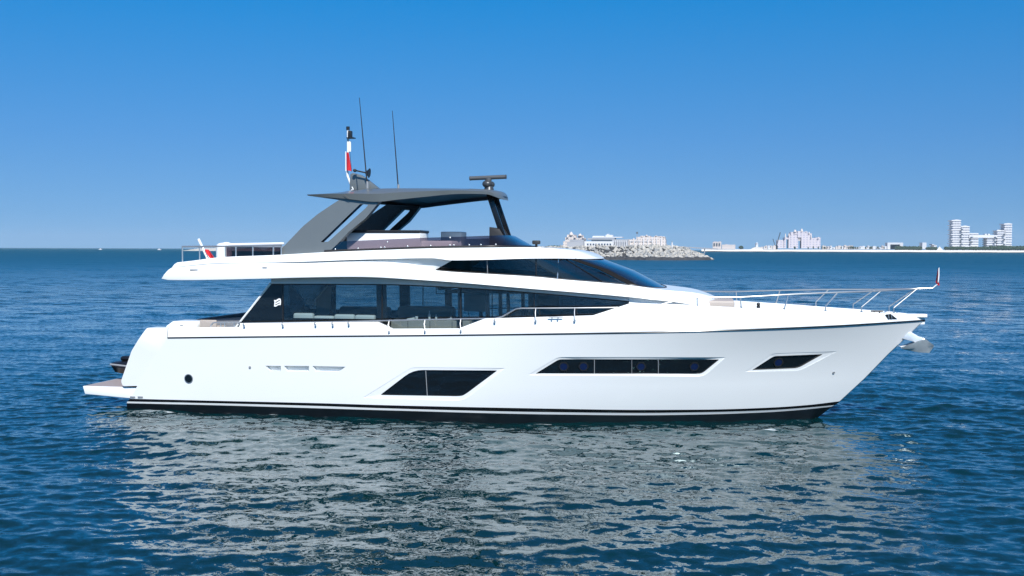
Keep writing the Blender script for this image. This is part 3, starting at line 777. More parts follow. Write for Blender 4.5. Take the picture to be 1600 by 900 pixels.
# saloon floor, ceiling, bulkheads
MB().box(gb0x+.1, Xc1-.5, -2.15, 2.15, 1.95, 2.0).build('saloon_floor', wood_dark, yacht)
MB().box(Xc0+.2, Xc1-.5, -2.2, 2.2, 3.73-.0, 3.76).build('saloon_ceiling', liner, yacht) if False else None
xb8 = xv(836)[0]
MB().box(xb8, xb8+.08, -2.2, 2.2, 2.0, 3.55).build('saloon_bulkhead', liner, yacht)
# glass doors aft
MB().box(Xc0+.06, Xc0+.09, -2.15, 2.15, 2.0, 3.75).build('saloon_door', dark_glass, yacht)

# ---- nose of the deckhouse
xn = np.linspace(0, 1, 40)
zn_lo = lambda x: 2.75
nose = MB()
xs_n = samp(PX(983, 470, -2.2), PX(990, 466, -2.4), Xn2, 12, 34)
zT = lambda x: float(zf1(min(x, Xnose)))
lo = [Vector((float(x), -float(tipplan(2.26, PX(985,466,-2.4), Xn2, 2.1)(x)), 2.45)) for x in xs_n]
hi_x = samp(PX(983, 470, -2.2), PX(990, 466, -2.4), Xnose, 12, 34)
hi = [Vector((float(x), -float(tipplan(2.25, PX(985,466,-2.4), Xnose, 2.1)(x)), float(zf1(x))+.02)) for x in hi_x]
nose.loft([lo, hi]); nose.build('deckhouse_front', gel, yacht)
# top of nose, from windscreen foot forward
tp = MB(); seg = [v for v in c2 if v.x > PX(978, 446, -2.3)]
k = len(seg); cen = [Vector((v.x, 0, max(v.z, float(zf2(v.x))-.0*min(1, (seg[-1].x-v.x))))) for v in seg]
tp.loft([seg, [a.lerp(b, .4)+Vector((0, 0, .01*min(1, -a.y))) for a, b in zip(seg, cen)], cen]); tp.build('coachroof', gel, yacht)
# sun pad on the foredeck
p = P(1128, 468, 0.3)
MB().box(Xn2-1.2, Xn2+.35, -1.0, 1.0, 2.9, p.z+.02, .05).build('sun_pad', beige, yacht)
# ---- flybridge windscreen (smoked, wraps round the front)
zwb = zline([(505,393.5,-2.42),(594,390.2,-2.4),(671,387.5,-2.35),(749,386.3,-2.25),(800,386,-2.0),(832,386.5,-.3)])
zwt = zline([(528,377.5,-2.4),(600,374,-2.4),(671,371,-2.35),(708,370,-2.3),(766,367.8,-2.1),(790,367,-1.6),(800,367.5,-.5)])
xf0, xfa, xft = PX(507, 393, -2.42), PX(755, 386, -2.2), PX(834, 386.5, 0)
Hf = lambda x: np.where(np.asarray(x) < xfa, np.interp(x, [xf0, xfa], [2.42, 2.18]), tipplan(2.18, xfa, xft, 2.2)(x))
xt0, xta, xtt = PX(530, 377, -2.35), PX(740, 369, -2.1), PX(800, 367, 0)
Ht = lambda x: np.where(np.asarray(x) < xta, np.interp(x, [xt0, xta], [2.36, 2.1]), tipplan(2.1, xta, xtt, 2.2)(x))
sb = samp(xf0, xfa, xft, 40, 24); st = samp(xt0, xta, xtt, 40, 24)
fb = [Vector((float(x), -float(Hf(x)), float(zwb(min(x, PX(832,386.5,-.3))))-.01)) for x in sb]
ft = [Vector((float(x), -float(Ht(x)), float(zwt(min(x, PX(800,367.5,-.5)))))) for x in st]
fo = MB().loft([both(fb), both(ft)], mirror=False).build('flybridge_screen', fly_glass, yacht, fix=False)
MB().tube([v+Vector((0, 0, .03)) for v in both(fb)], .035, 6).build('screen_foot', black_matt, fo)
def onscreen(px, py, t):
    X = PX(px, py, -2.35); i = int(np.argmin([abs(v.x-X) for v in fb])); return fb[i].lerp(ft[i], t)
for px in (518, 556.5, 594, 599, 635, 670, 706, 711, 732, 754, 776):
    p = onscreen(px, 389, .24); MB().ball(p+Vector((0, -.02, 0)), .027, .015, .027, 8, 6).build('screw_cap', steel, fo)
for px, py, t in ((709,371,.93),(598,375,.75)):
    p = onscreen(px, py, t); MB().ball(p+Vector((0, -.02, 0)), .027, .015, .027, 8, 6).build('screw_cap', steel, fo)
# bar unit, seats and helm on the flybridge
def pbox(x0, y0, x1, y1, Ya, Yb, bev=.03):
    a = P(x0, y0, Ya); b = P(x1, y1, Ya)
    return MB().box(a.x, b.x, Ya, Yb, b.z, a.z, bev)
u = pbox(541.5, 363.5, 656, 392, -1.9, -0.9).build('bar_unit', gel, yacht)
pbox(541, 359.5, 656, 363.7, -1.93, -0.85, .02).build('bar_top', black_matt, u)
zf = float(zf4(PX(700,388,-2.3)))
tag(pbox(657, 376, 706, 391, -1.7, -.8, .06).build('bench_seat', cushion), 'pale padded flybridge bench just forward of the white bar', 'bench')
tag(pbox(688.5, 362, 720, 390, -.6, 0.2, .03).build('helm_seat', mat('light_grey_vinyl', (.42,.45,.47), .5, var=.04)), 'light grey boxy seat back above the smoked flybridge screen', 'seat')
h_ = P(767, 355, -.3); hb_ = P(783, 369, -.3)
MB().prism([Vector((hb_.x-.28, -.7, hb_.z-.3)), Vector((h_.x+.03, -.7, h_.z)), Vector((hb_.x+.02, -.7, h_.z-.06)), Vector((hb_.x+.35, -.7, hb_.z-.3))], (0, 1.4, 0)).build('helm_console', rubber, yacht, bevel=.02)

# ---- hardtop
zt_ = zline([(480,302.6,-2.2),(528,299.5,-2.2),(547,297,-2.1),(622,294.2,-1.9),(720,294.2,-1.8),(749,295.3,-1.6),(778,301,-.9),(791,309.5,0)])
ze_ = zline([(479,303.8,-2.35),(544,302.5,-2.4),(587,303,-2.4),(622,301,-2.3),(720,297.5,-2.0),(760,299,-1.4),(791,310.5,0)])
zl_ = zline([(479.5,305.5,-2.35),(544,311,-2.4),(587,315.3,-2.4),(622,312,-2.3),(660,308,-2.2),(720,303,-2.0),(760,303.5,-1.4),(790,313,0)])
xh0 = PX(479, 304, -2.35); xha = PX(690, 303, -2.1); xht = PX(791.5, 310.5, 0)
Hh = lambda x: np.where(np.asarray(x) < xha, np.interp(x, [xh0, PX(544,303,-2.4), PX(590,303,-2.4), xha], [2.3, 2.45, 2.45, 2.2]), tipplan(2.2, xha, xht, 2.0)(x))
xh = samp(xh0, xha, xht, 44, 30)
mk = lambda k, z, dz=0: [Vector((float(x), -float(Hh(x))*k, float(z(x))+dz)) for x in xh]
C_edge, C_low = mk(1, ze_), mk(.985, zl_)
C_sh = mk(.80, zt_); C_c = mk(0, zt_, .06)
for i, v in enumerate(C_c): v.z = C_c[i].z
C_l2 = mk(.9, zl_, .01)
C_up = [Vector((v.x, v.y*.86, v.z+.10*min(1, max(0, (v.x-xh0))))) for v in C_low]
ht = MB(); ht.loft([C_c, mk(.4, zt_, .045), C_sh, C_edge, C_low])
top_o = ht.build('hardtop', grey_metallic, yacht, smooth=40)
un = MB(); un.loft([C_low, C_l2, C_up, [Vector((v.x, 0, v.z+.02)) for v in C_up]]); un.build('hardtop_lining', black_matt, top_o)
e = [C_c[0], C_sh[0], C_edge[0], C_low[0], Vector((C_up[0].x, 0, C_up[0].z))]
cp = MB().add(e+[Vector((v.x, -v.y, v.z)) for v in e], [[0, 1, 2, 3, 4], [9, 8, 7, 6, 5]]).build('end_cap', grey_metallic, top_o)
MB().tube([P(537,304,-2.46), P(541,307,-2.46), P(546,311,-2.44)], .006, 5).build('panel_seam', black_matt, top_o)

# hardtop arches
arch_out = [(430,399.5),(440,388),(473,353),(495,334.5),(517,319.5),(533,309),(592,312),(590,316.5),(571,340),(543,363),(528,380),(513,394.5),(504,395.5)]
slot = [(561.5,318.5),(574,319.8),(570,325),(512.5,377.5),(500.5,378.5)]
for s in (1, -1):
    Y0 = -2.42; bm = bmesh.new()
    def ringv(pix, Y): return [P(x, y, Y0) for x, y in pix]
    O = [P(x, y, Y0) for x, y in rounded(arch_out, 2.5, 2)]; S = [P(x, y, Y0) for x, y in rounded(slot, 1.5, 2)]
    def yy(v, ins): # arches lean inwards towards the top
        h = (v.z-O[0].z)/2.2; return Vector((v.x, s*(v.y+0.12*max(0, min(1, h))+ins), v.z))
    mb = MB()
    for ins, mi in ((0, 0), (.26, 1)):
        bm = bmesh.new(); es = []
        for ring in (O, S):
            vs = [bm.verts.new(yy(v, ins)) for v in ring]; es += [bm.edges.new((vs[i], vs[(i+1) % len(vs)])) for i in range(len(vs))]
        bmesh.ops.triangle_fill(bm, use_beauty=True, edges=es)
        mb.cur = mi; mb.frombm(bm)
    for ring, mi in ((O, 0), (S, 1)):
        n = len(ring); A = [yy(v, 0) for v in ring]; B = [yy(v, .26) for v in ring]
        mb.cur = mi; mb.add(A+B, [(i, (i+1) % n, n+(i+1) % n, n+i) for i in range(n)])
    mb.build('hardtop_arch', [grey_metallic, black_paint], yacht, smooth=25)
# front posts
for Y0 in (-.68, .25):
    a0, a1 = P(758.5, 301, -.68), P(767, 301, -.68); b0_, b1_ = P(781, 369, -.68), P(790, 369, -.68)
    q = [Vector((v.x, Y0, v.z)) for v in (a0, a1, b1_, b0_)]
    MB().prism(q, (0, .09, 0)).build('hardtop_post', black_paint, yacht, bevel=.01)

# ---- mast, radar, antennas
rb = P(764, 296, 0); 
ra = MB()
ra.tube([P(764,298,0), P(764,291,0)], .16, 16, r2=.12)
ra.ball(P(761.5,287.5,-.05), .155, .15, .115, 20, 12).ball(P(767,288.5,.1), .12, .12, .10, 16, 10)
rd = ra.build('radar_base', mat('dark_metallic', (.06,.065,.07), .35, metal=.3, var=.05), yacht)
a, b = P(733.5, 278.8, 0), P(791.5, 276.2, 0)
MB().tube([a, a+(b-a)*.015, a+(b-a)*.03, b-(b-a)*.03, b-(b-a)*.015, b], [.05, .075, .062, .062, .075, .05], 12).tube([P(763,283,0), P(763,278,0)], .1, 12).build('radar_scanner', mat('dark_grey_plastic', (.07,.075,.08), .45, var=.05), rd)
for (x0, y0, x1, y1, Y) in ((561.5,152.5,574,292,-1.5), (613,173,622.5,296,1.45)):
    p0, p1 = P(x1, y1, Y), P(x0, y0, Y)
    aw = MB().tube([p0, p0.lerp(p1, .12), p0.lerp(p1, .5), p1], [.024, .02, .016, .009], 8).build('whip_antenna', black_matt, yacht)
    MB().tube([p0-Vector((0,0,.05)), p0+Vector((0,0,.16))], .035, 10).build('antenna_foot', steelgrey, aw)
# grey mast fin
fin = [(546,297),(547,272),(551,270),(563,273),(570,277.5),(591.5,294.5),(570,296.5)]
mast = MB().prism([P(x, y, -.12) for x, y in fin], (0, .24, 0)).build('mast_fin', grey_metallic, yacht, bevel=.02)
pol = MB().tube([P(554,297,0), P(548.5,289,0), P(543,275,0), P(542.5,267,0), P(543.8,235,0), P(543.7,203,0)], .036, 10).build('mast_pole', gel, mast)
MB().tube([P(543.7,203,0), P(543.7,197.8,0)], .055, 12).build('mast_light', black_matt, mast)
MB().tube([P(546.5,237,0), P(546.5,221,0)], .04, 10).build('signal_lamp', whitecloth, mast)
MB().box(P(545,206,0).x, P(549.5,206,0).x, -.1, .1, P(545,216,0).z, P(545,204.5,0).z, .02).box(P(543,216,0).x, P(554,216,0).x, -.12, .12, P(545,216.5,0).z, P(545,215,0).z).build('steaming_light', black_matt, mast)
MB().tube([P(556,266.5,-.3), P(572,270,-.3)], .022, 8).tube([P(571,270,-.3), P(575.5,270.3,-.3), P(577,270.5,-.3)], [.03, .11, .15], 16).ball(P(554.5,266.4,-.3), .06, .06, .05, 12, 8).build('horn', black_matt, mast)
MB().tube([P(573,292,-.3), P(572.5,287,-.3), P(575,292,-.3)], .02, 6).build('mast_fitting', gel, mast)
MB().tube([P(550,292,-.2), P(552,296,-.2), P(549,297,-.2)], .02, 6).build('mast_fitting', gel, mast)
# searchlight on the roof
p = P(838, 386, -.8)
MB().tube([p-Vector((0,0,.05)), p+Vector((0,0,.12))], .035, 10).box(p.x-.11, p.x+.11, -.9, -.7, p.z+.08, p.z+.19, .03).build('searchlight', rubber, yacht)
# vertical joint lines in the side, exhaust slots on the band
bvb = BVHTree.FromPolygons([tuple(v) for v in band.v], [tuple(f) for f in band.f])
def onband(px, py):
    h = bvb.ray_cast(CAM, ray(px, py)); return h[0] if h[0] else P(px, py, -2.75)
for px, ya, yb in ((835,434,451),(871.5,437,454)):
    MB().tube([onband(px, ya+(yb-ya)*k/4)+Vector((0, -.002, 0)) for k in range(5)], .006, 5).build('panel_joint', steelgrey, band_o)
for px, py, w_ in ((303,422,.12),(413.5,418.5,.07)):
    p = onband(px, py); MB().box(p.x-w_, p.x+w_, p.y-.008, p.y+.03, p.z-.025, p.z+.025, .007).build('side_light', steelgrey, band_o)

# ---- rails
def railY(px, py, ins=.1):
    Y = -2.4
    for _ in range(25):
        X = PX(px, py, Y); Y = .5*Y+.5*min(-.12, gy(X)+ins)
    return P(px, py, Y)
def smoothpath(pts, k=5):
    pts = [Vector(p) for p in pts]; out = []
    for i in range(len(pts)-1):
        p0 = pts[max(0, i-1)]; p1 = pts[i]; p2 = pts[i+1]; p3 = pts[min(len(pts)-1, i+2)]
        for j in range(k):
            t = j/k; out.append(.5*((2*p1)+(-p0+p2)*t+(2*p0-5*p1+4*p2-p3)*t*t+(-p0+3*p1-3*p2+p3)*t**3))
    out.append(pts[-1]); return out
bow = [(1028,477),(1050,471.6),(1081,465.3),(1110,464.8),(1156,464.2),(1237,460),(1314.5,456.6),(1377,454.3),(1423.5,451.6),(1456,450)]
for s in (1, -1):
    q = [railY(x, y, .12) for x, y in bow[:-1]]
    end = P(1456, 450, 0); q.append(Vector((end.x, -.05, end.z)))
    q = [Vector((v.x, s*v.y, v.z)) for v in q]
    br = MB().tube(smoothpath(q), .021, 8).build('bow_rail', steel, yacht)
    for tx, ty, bx, by in ((1089,465,1089.5,480),(1157,464.2,1158,482),(1231.5,460.3,1225,484.5),(1309,457,1289.6,487.5),(1377,454.3,1346,489),(1433,451.4,1396.5,490)):
        a = railY(tx, ty, .12); b = railY(bx, by, .1); kn = b+Vector((0, 0, .16)) if tx-bx > 8 else b.lerp(a, .5)
        z_ = [Vector((v.x, s*v.y, v.z)) for v in (b, kn, a)]
        st_ = MB().tube(z_, .017, 8).tube([z_[0]-Vector((0,0,.03)), z_[0]+Vector((0,0,.05))], .033, 8).build('stanchion', steel, br)
    side = [(372,505.5),(452,504),(530,502.6),(592,501.3),(664,499.5),(773,497.5),(784,495),(806,483),(813,481.8),(837,481.7),(898,481.3),(960,480.6),(1000,480)]
    q = [railY(x, y, .12) for x, y in side]; q = [Vector((v.x, s*v.y, v.z)) for v in q]
    sr = MB().tube(q, .019, 8).build('side_rail', steel, yacht)
    for tx, ty, bx, by in ((381.5,505,381.5,509),(442,504,442,509),(493,503.5,493,508),(520,503,520,508),(545,502.5,545,507),(608,500.8,608,518.5),(664,499.5,664,518),(720,498.6,720,517.5),(773,497.5,773,503),(837,481.7,837,502),(898,481.3,898,501)):
        a = railY(tx, ty, .12); b = railY(bx, by, -.01)
        z_ = [Vector((v.x, s*v.y, v.z)) for v in (b, Vector((a.x, b.y*.6+a.y*.4, b.z*.35+a.z*.65)), a)]
        MB().tube(z_, .015, 8).tube([z_[0]-Vector((0,0,.03)), z_[0]+Vector((0,0,.03))], .028, 8).build('stanchion', steel, sr)
# rail gate handle
p0 = railY(857, 495.5, -.02); p1 = railY(879.5, 495.5, -.02)
MB().tube([p0, p1], .014, 6).tube([railY(862.5,495.5,-.02), railY(862.5,499.5,-.02)], .016, 6).tube([railY(872,495.5,-.02), railY(872,499.5,-.02)], .016, 6).build('boarding_handle', steel, yacht)
# small aft cockpit rail
for s in (1, -1):
    q = [P(328.5,511,-2.62), P(332,506,-2.62), P(337,504.2,-2.62), P(376,503.5,-2.62)]; q = [Vector((v.x, s*v.y, v.z)) for v in q]
    cr = MB().tube(smoothpath(q), .02, 8).build('cockpit_rail', steel, yacht)
    for px in (345, 351, 366):
        MB().tube([Vector((v.x, s*v.y, v.z)) for v in (P(px,513,-2.62), P(px,504,-2.62))], .016, 6).build('stanchion', steel, cr)

# ---- flybridge aft rails, crane
Xr0 = P(285, 411, -2.5); 
for s in (1, -1):
    pts = [P(284.5,385.3,-2.5), P(345,384.8,-2.5), P(400,384,-2.5), P(440,383.3,-2.5)]
    fr_ = MB().tube([Vector((v.x, s*v.y, v.z)) for v in pts], .024, 8).build('aft_rail', steel, yacht)
    for px in (284.8, 352, 368.5, 395, 427, 439.5):
        a = P(px, 385, -2.5); MB().tube([Vector((a.x, s*a.y, float(zf4(max(a.x, x_f4[0])))-.06)), Vector((a.x, s*a.y, a.z))], .021, 8).build('stanchion', steel, fr_)
    if s == 1:
        for xa1, xb1 in ((353.5,367.5),(370,394),(396.5,426),(428.5,439)):
            a = P(xa1, 386, -2.5); b = P(xb1, 403, -2.5)
            MB().box(a.x, b.x, -2.505, -2.495, b.z, a.z).build('rail_glass', fly_glass, fr_)
ar = MB().tube([Vector((Xr0.x, -2.5, P(285,385.3,-2.5).z)), Vector((Xr0.x, 2.5, P(285,385.3,-2.5).z))], .024, 8).build('stern_rail', steel, yacht)
for Y in (-1.4, -.1, 1.2):
    MB().tube([Vector((Xr0.x, Y, float(zf4(x_f4[0]))-.05)), Vector((Xr0.x, Y, P(285,385.3,-2.5).z))], .02, 8).build('stanchion', steel, ar)
# davit crane: rounded white base and long boom
p = P(349, 392, -1.9)
cr = MB().tube([P(350,406,-1.9), P(350,400,-1.9), P(350,384,-1.9), P(350,380.5,-1.9), P(350,379,-1.9)], [.21,.23,.23,.17,.05], 20).ball(P(354,381.8,-1.9), .14, .17, .07).build('crane_base', gel, yacht)
a, b = P(352, 382.4, -1.9), P(444, 380.4, -1.9)
MB().tube([a, a.lerp(b, .02), b-Vector((.1,0,0)), b], [.035,.042,.032,.028], 12).build('crane_boom', gel, cr)

# ---- emblem on the quarter window (three wavy bars joined at both sides)
def emb(u, v):   # u, v in 0..1
    x = 428+10.4*u+0.7*math.sin(3*v); y = 478.6-10.2*v - 1.6*u + .9*math.sin(u*2*math.pi)
    return P(x, y, -2.30)
em = MB(); cells = 20
for (v0, v1) in ((0, .22), (.36, .60), (.74, 1.0)):
    lo = [emb(k/cells, v0) for k in range(cells+1)]; hi_ = [emb(k/cells, v1) for k in range(cells+1)]
    em.loft([lo, hi_], mirror=False)
for (u0, u1, v0, v1) in ((0,.16,.22,.36),(.84,1,.22,.36),(0,.16,.60,.74),(.84,1,.60,.74)):
    em.loft([[emb(u0+(u1-u0)*k/3, v0) for k in range(4)], [emb(u0+(u1-u0)*k/3, v1) for k in range(4)]], mirror=False)
em.build('emblem', whitecloth, yacht, fix=False, smooth=0)

# ---- bow fittings
p = P(1430, 490, 0)
MB().box(p.x-.35, p.x+.3, -.14, .14, P(1430,495.5,0).z, P(1430,490.3,0).z, .015).build('bow_roller', gel, yacht)
def small(px, py, Y, sx_, sy_, sz_, name, m, bev=.01):
    p = P(px, py, Y); return MB().box(p.x-sx_, p.x+sx_, Y-sy_, Y+sy_, p.z-sz_, p.z+sz_, bev).build(name, m, yacht)
cl = MB(); p = railY(1370, 489, .1)
cl.tube([p+Vector((-.16,0,.05)), p+Vector((.16,0,.05))], .022, 8).tube([p+Vector((-.07,0,-.03)), p+Vector((-.07,0,.05))], .02, 8).tube([p+Vector((.07,0,-.03)), p+Vector((.07,0,.05))], .02, 8)
cl.build('mooring_cleat', black_matt, yacht)
q = [railY(x, y, -.012) for x, y in ((1384,491.5),(1392,490.5),(1402,498.5),(1388,498.5))]
MB().prism(q, (0, .04, 0)).build('fairlead', black_matt, yacht)
for x in (1388, 1392.5): MB().tube([railY(x,491.5,-.03), railY(x+1,498,-.03)], .014, 6).build('fairlead_roller', steel, yacht)
p = P(1185, 479, 1.1)
MB().tube([p-Vector((0,0,.06)), p+Vector((0,0,.03))], .055, 10).ball(p+Vector((0,0,.07)), .055, .055, .05, 12, 8).build('deck_vent', black_matt, yacht)

# ================================================================== THINGS ON BOARD
# anchor hanging under the bow
A0 = 0.0
an = empty('anchor', P(1420, 530, 0)); tag(an, 'galvanised plough anchor hanging from the bow just above the water', 'anchor')
shank = [(1416,519),(1424,519),(1436,526),(1441,527),(1443,532),(1437,543),(1434,544),(1428,534),(1409,529)]
MB().prism([P(x, y, -.06) for x, y in shank], (0, .12, 0)).build('shank', steel_dull, an, bevel=.012)
# two flukes folded like a plough
kx = [P(1412,546,0), P(1434,550.5,0), P(1452,551.5,0), P(1458,543,0)]
for s in (1, -1):
    f0 = [P(1424,540,0), P(1436,541,0), P(1446,540.5,0), P(1452,539,0)]
    f1 = [Vector((v.x, s*.05, v.z)) for v in kx]
    f2 = [Vector((P(x, y, -.14).x, -s*.14, P(x, y, -.14).z)) for x, y in ((1409,543),(1428,536),(1446,530),(1459,540))]
    f2 = [Vector((v.x, s*.14, v.z)) for v in f2]
    k1 = [Vector((v.x, 0, v.z)) for v in kx]
    MB().loft([k1, [a.lerp(b, .5)+Vector((0,0,-.015)) for a, b in zip(k1, f2)], f2], mirror=False).loft([[v+Vector((0,0,.02)) for v in k1], [v+Vector((0,0,.012)) for v in f2]], mirror=False).build('fluke', steel_dull, an, fix=False)
MB().tube([P(1404,526,0), P(1413,520,0), P(1424,513,0), P(1428,510,0)], .05, 10).build('chain_stopper', steel, an)

def flag(name, base, top, drop, cols, label, polecol, r=.02, folds=3, parent_mat=None):
    """staff from base to top with a limp cloth hanging from it; cols=[(frac, material)...] along the width"""
    e = empty(name, base); tag(e, label, 'flag')
    MB().tube([base, top], r, 8).build('staff', polecol, e)
    return e
# ensign at the stern of the flybridge
b0, t0 = P(327, 409, -1.2), P(310, 373.5, -1.2)
ens = flag('ensign', b0, t0, 0, None, 'limp red, white and blue ensign on a leaning white staff aft', gel, r=.04)
n = 14
for (u0, u1, m_, nm) in ((0, .3, bluecloth, 'blue_stripe'), (.3, .42, whitecloth, 'white_stripe'), (.42, 1, red, 'red_cloth')):
    rows = []
    for v in np.linspace(0, 1, n):
        row = []
        for u_ in np.linspace(u0, u1, 6):
            x = 318.5+8.2*v+(u_*(6+7*v)); y = 389+17.5*v+1.2*u_
            q = P(x, y, -1.2); q.y += .10*math.sin(u_*9+v*2); row.append(q)
        rows.append(row)
    MB().loft(rows, mirror=False).build(nm, m_, ens, fix=False)
# small flag at the bow
b0, t0 = P(1457, 450.5, 0), P(1464.5, 444, 0)
jk = flag('bow_flag', b0, t0, 0, None, 'small furled white and red flag at the tip of the bow rail', gel, r=.016)
MB().tube([t0, P(1467.5, 418, 0)], .008, 8).build('stick', gel, jk)
MB().loft([[P(1465.4,420,-.02), P(1463,434,.05), P(1461.8,441,-.02), P(1465,446,.0)], [P(1467,419,-.05), P(1467,430,-.06), P(1466.5,438,-.05), P(1468.3,446,-.02)]], mirror=False).build('red_cloth', red, jk, fix=False)
MB().loft([[P(1466.4,419,-.07), P(1466,430,-.08), P(1465.2,442,-.07)], [P(1467.8,418.5,-.02), P(1467.9,430,-.02), P(1467,440,-.03)]], mirror=False).build('white_cloth', whitecloth, jk, fix=False)
# courtesy flag at the mast
fe = empty('courtesy_flag', P(543, 268, 0)); tag(fe, 'limp red courtesy flag hoisted on the white mast above the hardtop', 'flag')
rows = [[P(541.4+.2*v+(u_*(3.4+4.6*v)), 238+28*v+1.5*u_*v, -.08+.04*math.sin(5*u_+3*v)) for u_ in np.linspace(0, 1, 7)] for v in np.linspace(0, 1, 9)]
MB().loft(rows, mirror=False).build('red_cloth', red, fe, fix=False)
rows = [[P(539.5+.2*v+(u_*1.2), 236.5+31*v, -.10) for u_ in np.linspace(0, 1, 3)] for v in np.linspace(0, 1, 5)]
MB().loft(rows, mirror=False).build('white_cloth', whitecloth, fe, fix=False)
MB().tube([P(546.5,237,-.05), P(549.5,268,-.05)], .008, 5).build('halyard', black_matt, fe)

# cockpit sofas and table
def sofa(name, x0, x1, y0, y1, z0, ztop_, m, label, cush=3, back='aft'):
    e = empty(name, ((x0+x1)/2, (y0+y1)/2, z0)); tag(e, label, 'sofa')
    MB().box(x0, x1, y0, y1, z0, z0+.32, .03).build('base', gel if m is cushion else steelgrey, e)
    if back == 'aft': MB().box(x0, x0+.28, y0, y1, z0+.32, ztop_, .07).build('backrest', m, e)
    elif back == 'side': MB().box(x0, x1, y0, y0+.25, z0+.32, ztop_, .07).build('backrest', m, e)
    L = (y1-y0) if back == 'aft' else (x1-x0)
    for k in range(cush):
        if back == 'aft': MB().box(x0+.29, x1-.01, y0+L*k/cush+.01, y0+L*(k+1)/cush-.01, z0+.33, z0+.47, .04).build('cushion', m, e)
        else: MB().box(x0+L*k/cush+.01, x0+L*(k+1)/cush-.01, y0+.26, y1-.01, z0+.33, z0+.47, .04).build('cushion', m, e)
    return e
a, b = P(268, 500.3, -2.1), P(312, 500.3, -2.1)
lk = MB(); z0 = 1.95
lk.prism([Vector((a.x-.05, -2.35, z0)), Vector((a.x-.05, -2.35, P(268,509,-2.2).z)), Vector((P(276,500.5,-2.1).x, -2.35, a.z-.01)), Vector((b.x-.05, -2.35, a.z-.01)), Vector((b.x+.02, -2.35, a.z-.1)), Vector((b.x+.04, -2.35, z0))], (0, .75, 0))
lo_ = lk.build('cockpit_locker', gel, yacht, bevel=.04)
MB().box(P(281,508.5,-2.36).x, P(286,508,-2.36).x, -2.362, -2.345, P(281,509,-2.36).z, P(281,507.6,-2.36).z).build('locker_handle', steelgrey, lo_)
xs0 = P(312, 498, -1.2).x
sofa('cockpit_sofa', xs0+.0, xs0+.95, -1.5, 2.2, 1.93, P(322,497.3,-1.2).z, greyfab, 'charcoal cockpit sofa behind the white locker on the aft deck', 4)
tb = empty('cockpit_table', (xs0+1.7, .2, 1.93)); tag(tb, 'low table with a pale top on the aft deck, beside the charcoal sofa', 'table')
MB().box(xs0+1.2, xs0+2.2, -.7, 1.1, P(350,497,0).z-.05, P(350,497,0).z, .015).build('table_top', beige, tb)
MB().tube([(xs0+1.7, .2, 1.93), (xs0+1.7, .2, P(350,497,0).z-.05)], .06, 12).build('leg', steel, tb)
ch = empty('lounge_chair', (xs0+.9, -2.0, 1.93)); tag(ch, 'pinkish beige upholstered chair between cockpit locker and aft windows', 'chair')
xx = P(319, 500, -2.0).x; zz = P(325, 499, -2.0).z
MB().box(xx, xx+.55, -2.2, -1.65, 2.1, 2.38, .04).build('seat', beige, ch); MB().box(xx-.02, xx+.5, -2.26, -2.18, 2.3, zz, .03).build('backrest', beige, ch)
for dx_ in (.05, .5):
    for dy_ in (-2.15, -1.7): MB().box(xx+dx_-.02, xx+dx_+.02, dy_-.02, dy_+.02, 1.93, 2.1).build('leg', steel, ch)
e = empty('sun_lounger', (xx+1.3, -1.2, 1.93)); tag(e, 'dark blue grey padded lounger next to the slanted aft window', 'lounger')
x2 = P(335, 500, -1.3).x
MB().prism([Vector((x2, -1.6, 2.1)), Vector((x2, -1.6, P(336,499,-1.3).z)), Vector((x2+1.1, -1.6, P(372,494.8,-1.3).z)), Vector((x2+1.1, -1.6, 2.1))], (0, .9, 0)).build('mattress', greyfab, e, bevel=.04)
MB().box(x2+.05, x2+1.05, -1.55, -.75, 1.93, 2.1).build('base', steelgrey, e)

# saloon: white sofa along the windows, island with bottles
e = empty('saloon_sofa', (P(520,500,-1.8).x, -1.7, 2.0)); tag(e, 'long white sofa seen through the aft saloon windows', 'sofa')
s0, s1 = PX(460, 495, -1.95), PX(588, 495, -1.95); zc = P(520, 490.7, -1.95).z
for k in range(4):
    x0 = s0+(s1-s0)*k/4
    MB().box(x0+.01, x0+(s1-s0)/4-.01, -2.1, -1.88, zc-.42, zc+[0.02, -.05, .0, -.01][k], .06).build('cushion', cushion, e)
MB().box(s0, s1, -2.1, -1.3, 2.0, 2.35, .04).build('base', cushion, e)
# far-side furniture silhouettes
e = empty('saloon_armchair', (PX(640,480,1.2), 1.2, 2.0)); tag(e, 'dark taupe armchair deep inside the saloon, behind the bottles', 'armchair')
x0 = PX(612, 480, 1.2); MB().box(x0, x0+1.9, 1.1, 2.0, 2.0, 2.5, .08).build('seat', beige, e); MB().box(x0, x0+1.9, 1.75, 2.1, 2.4, P(640,479,1.5).z, .12).build('backrest', beige, e)
e = empty('saloon_couch', (PX(560,480,1.2), 1.2, 2.0)); tag(e, 'low dark couch on the far side of the saloon under the window', 'couch')
x0 = PX(520, 480, 1.2); MB().box(x0, x0+1.7, 1.1, 2.0, 2.0, 2.5, .08).build('seat', greyfab, e); MB().box(x0, x0+1.7, 1.75, 2.1, 2.4, P(560,480,1.5).z, .1).build('backrest', greyfab, e)
gx0, gx1 = PX(612, 503, -1.9), PX(735, 503, -1.9); zg = P(660, 500.3, -1.9).z
gal = MB().box(gx0, gx1, -2.0, -1.3, 2.0, zg, .02).build('galley_counter', beige, yacht)
for f_ in (.22, .5, .78): MB().box(gx0+(gx1-gx0)*f_-.006, gx0+(gx1-gx0)*f_+.006, -2.006, -1.99, 2.05, zg-.02).build('door_gap', black_matt, gal)
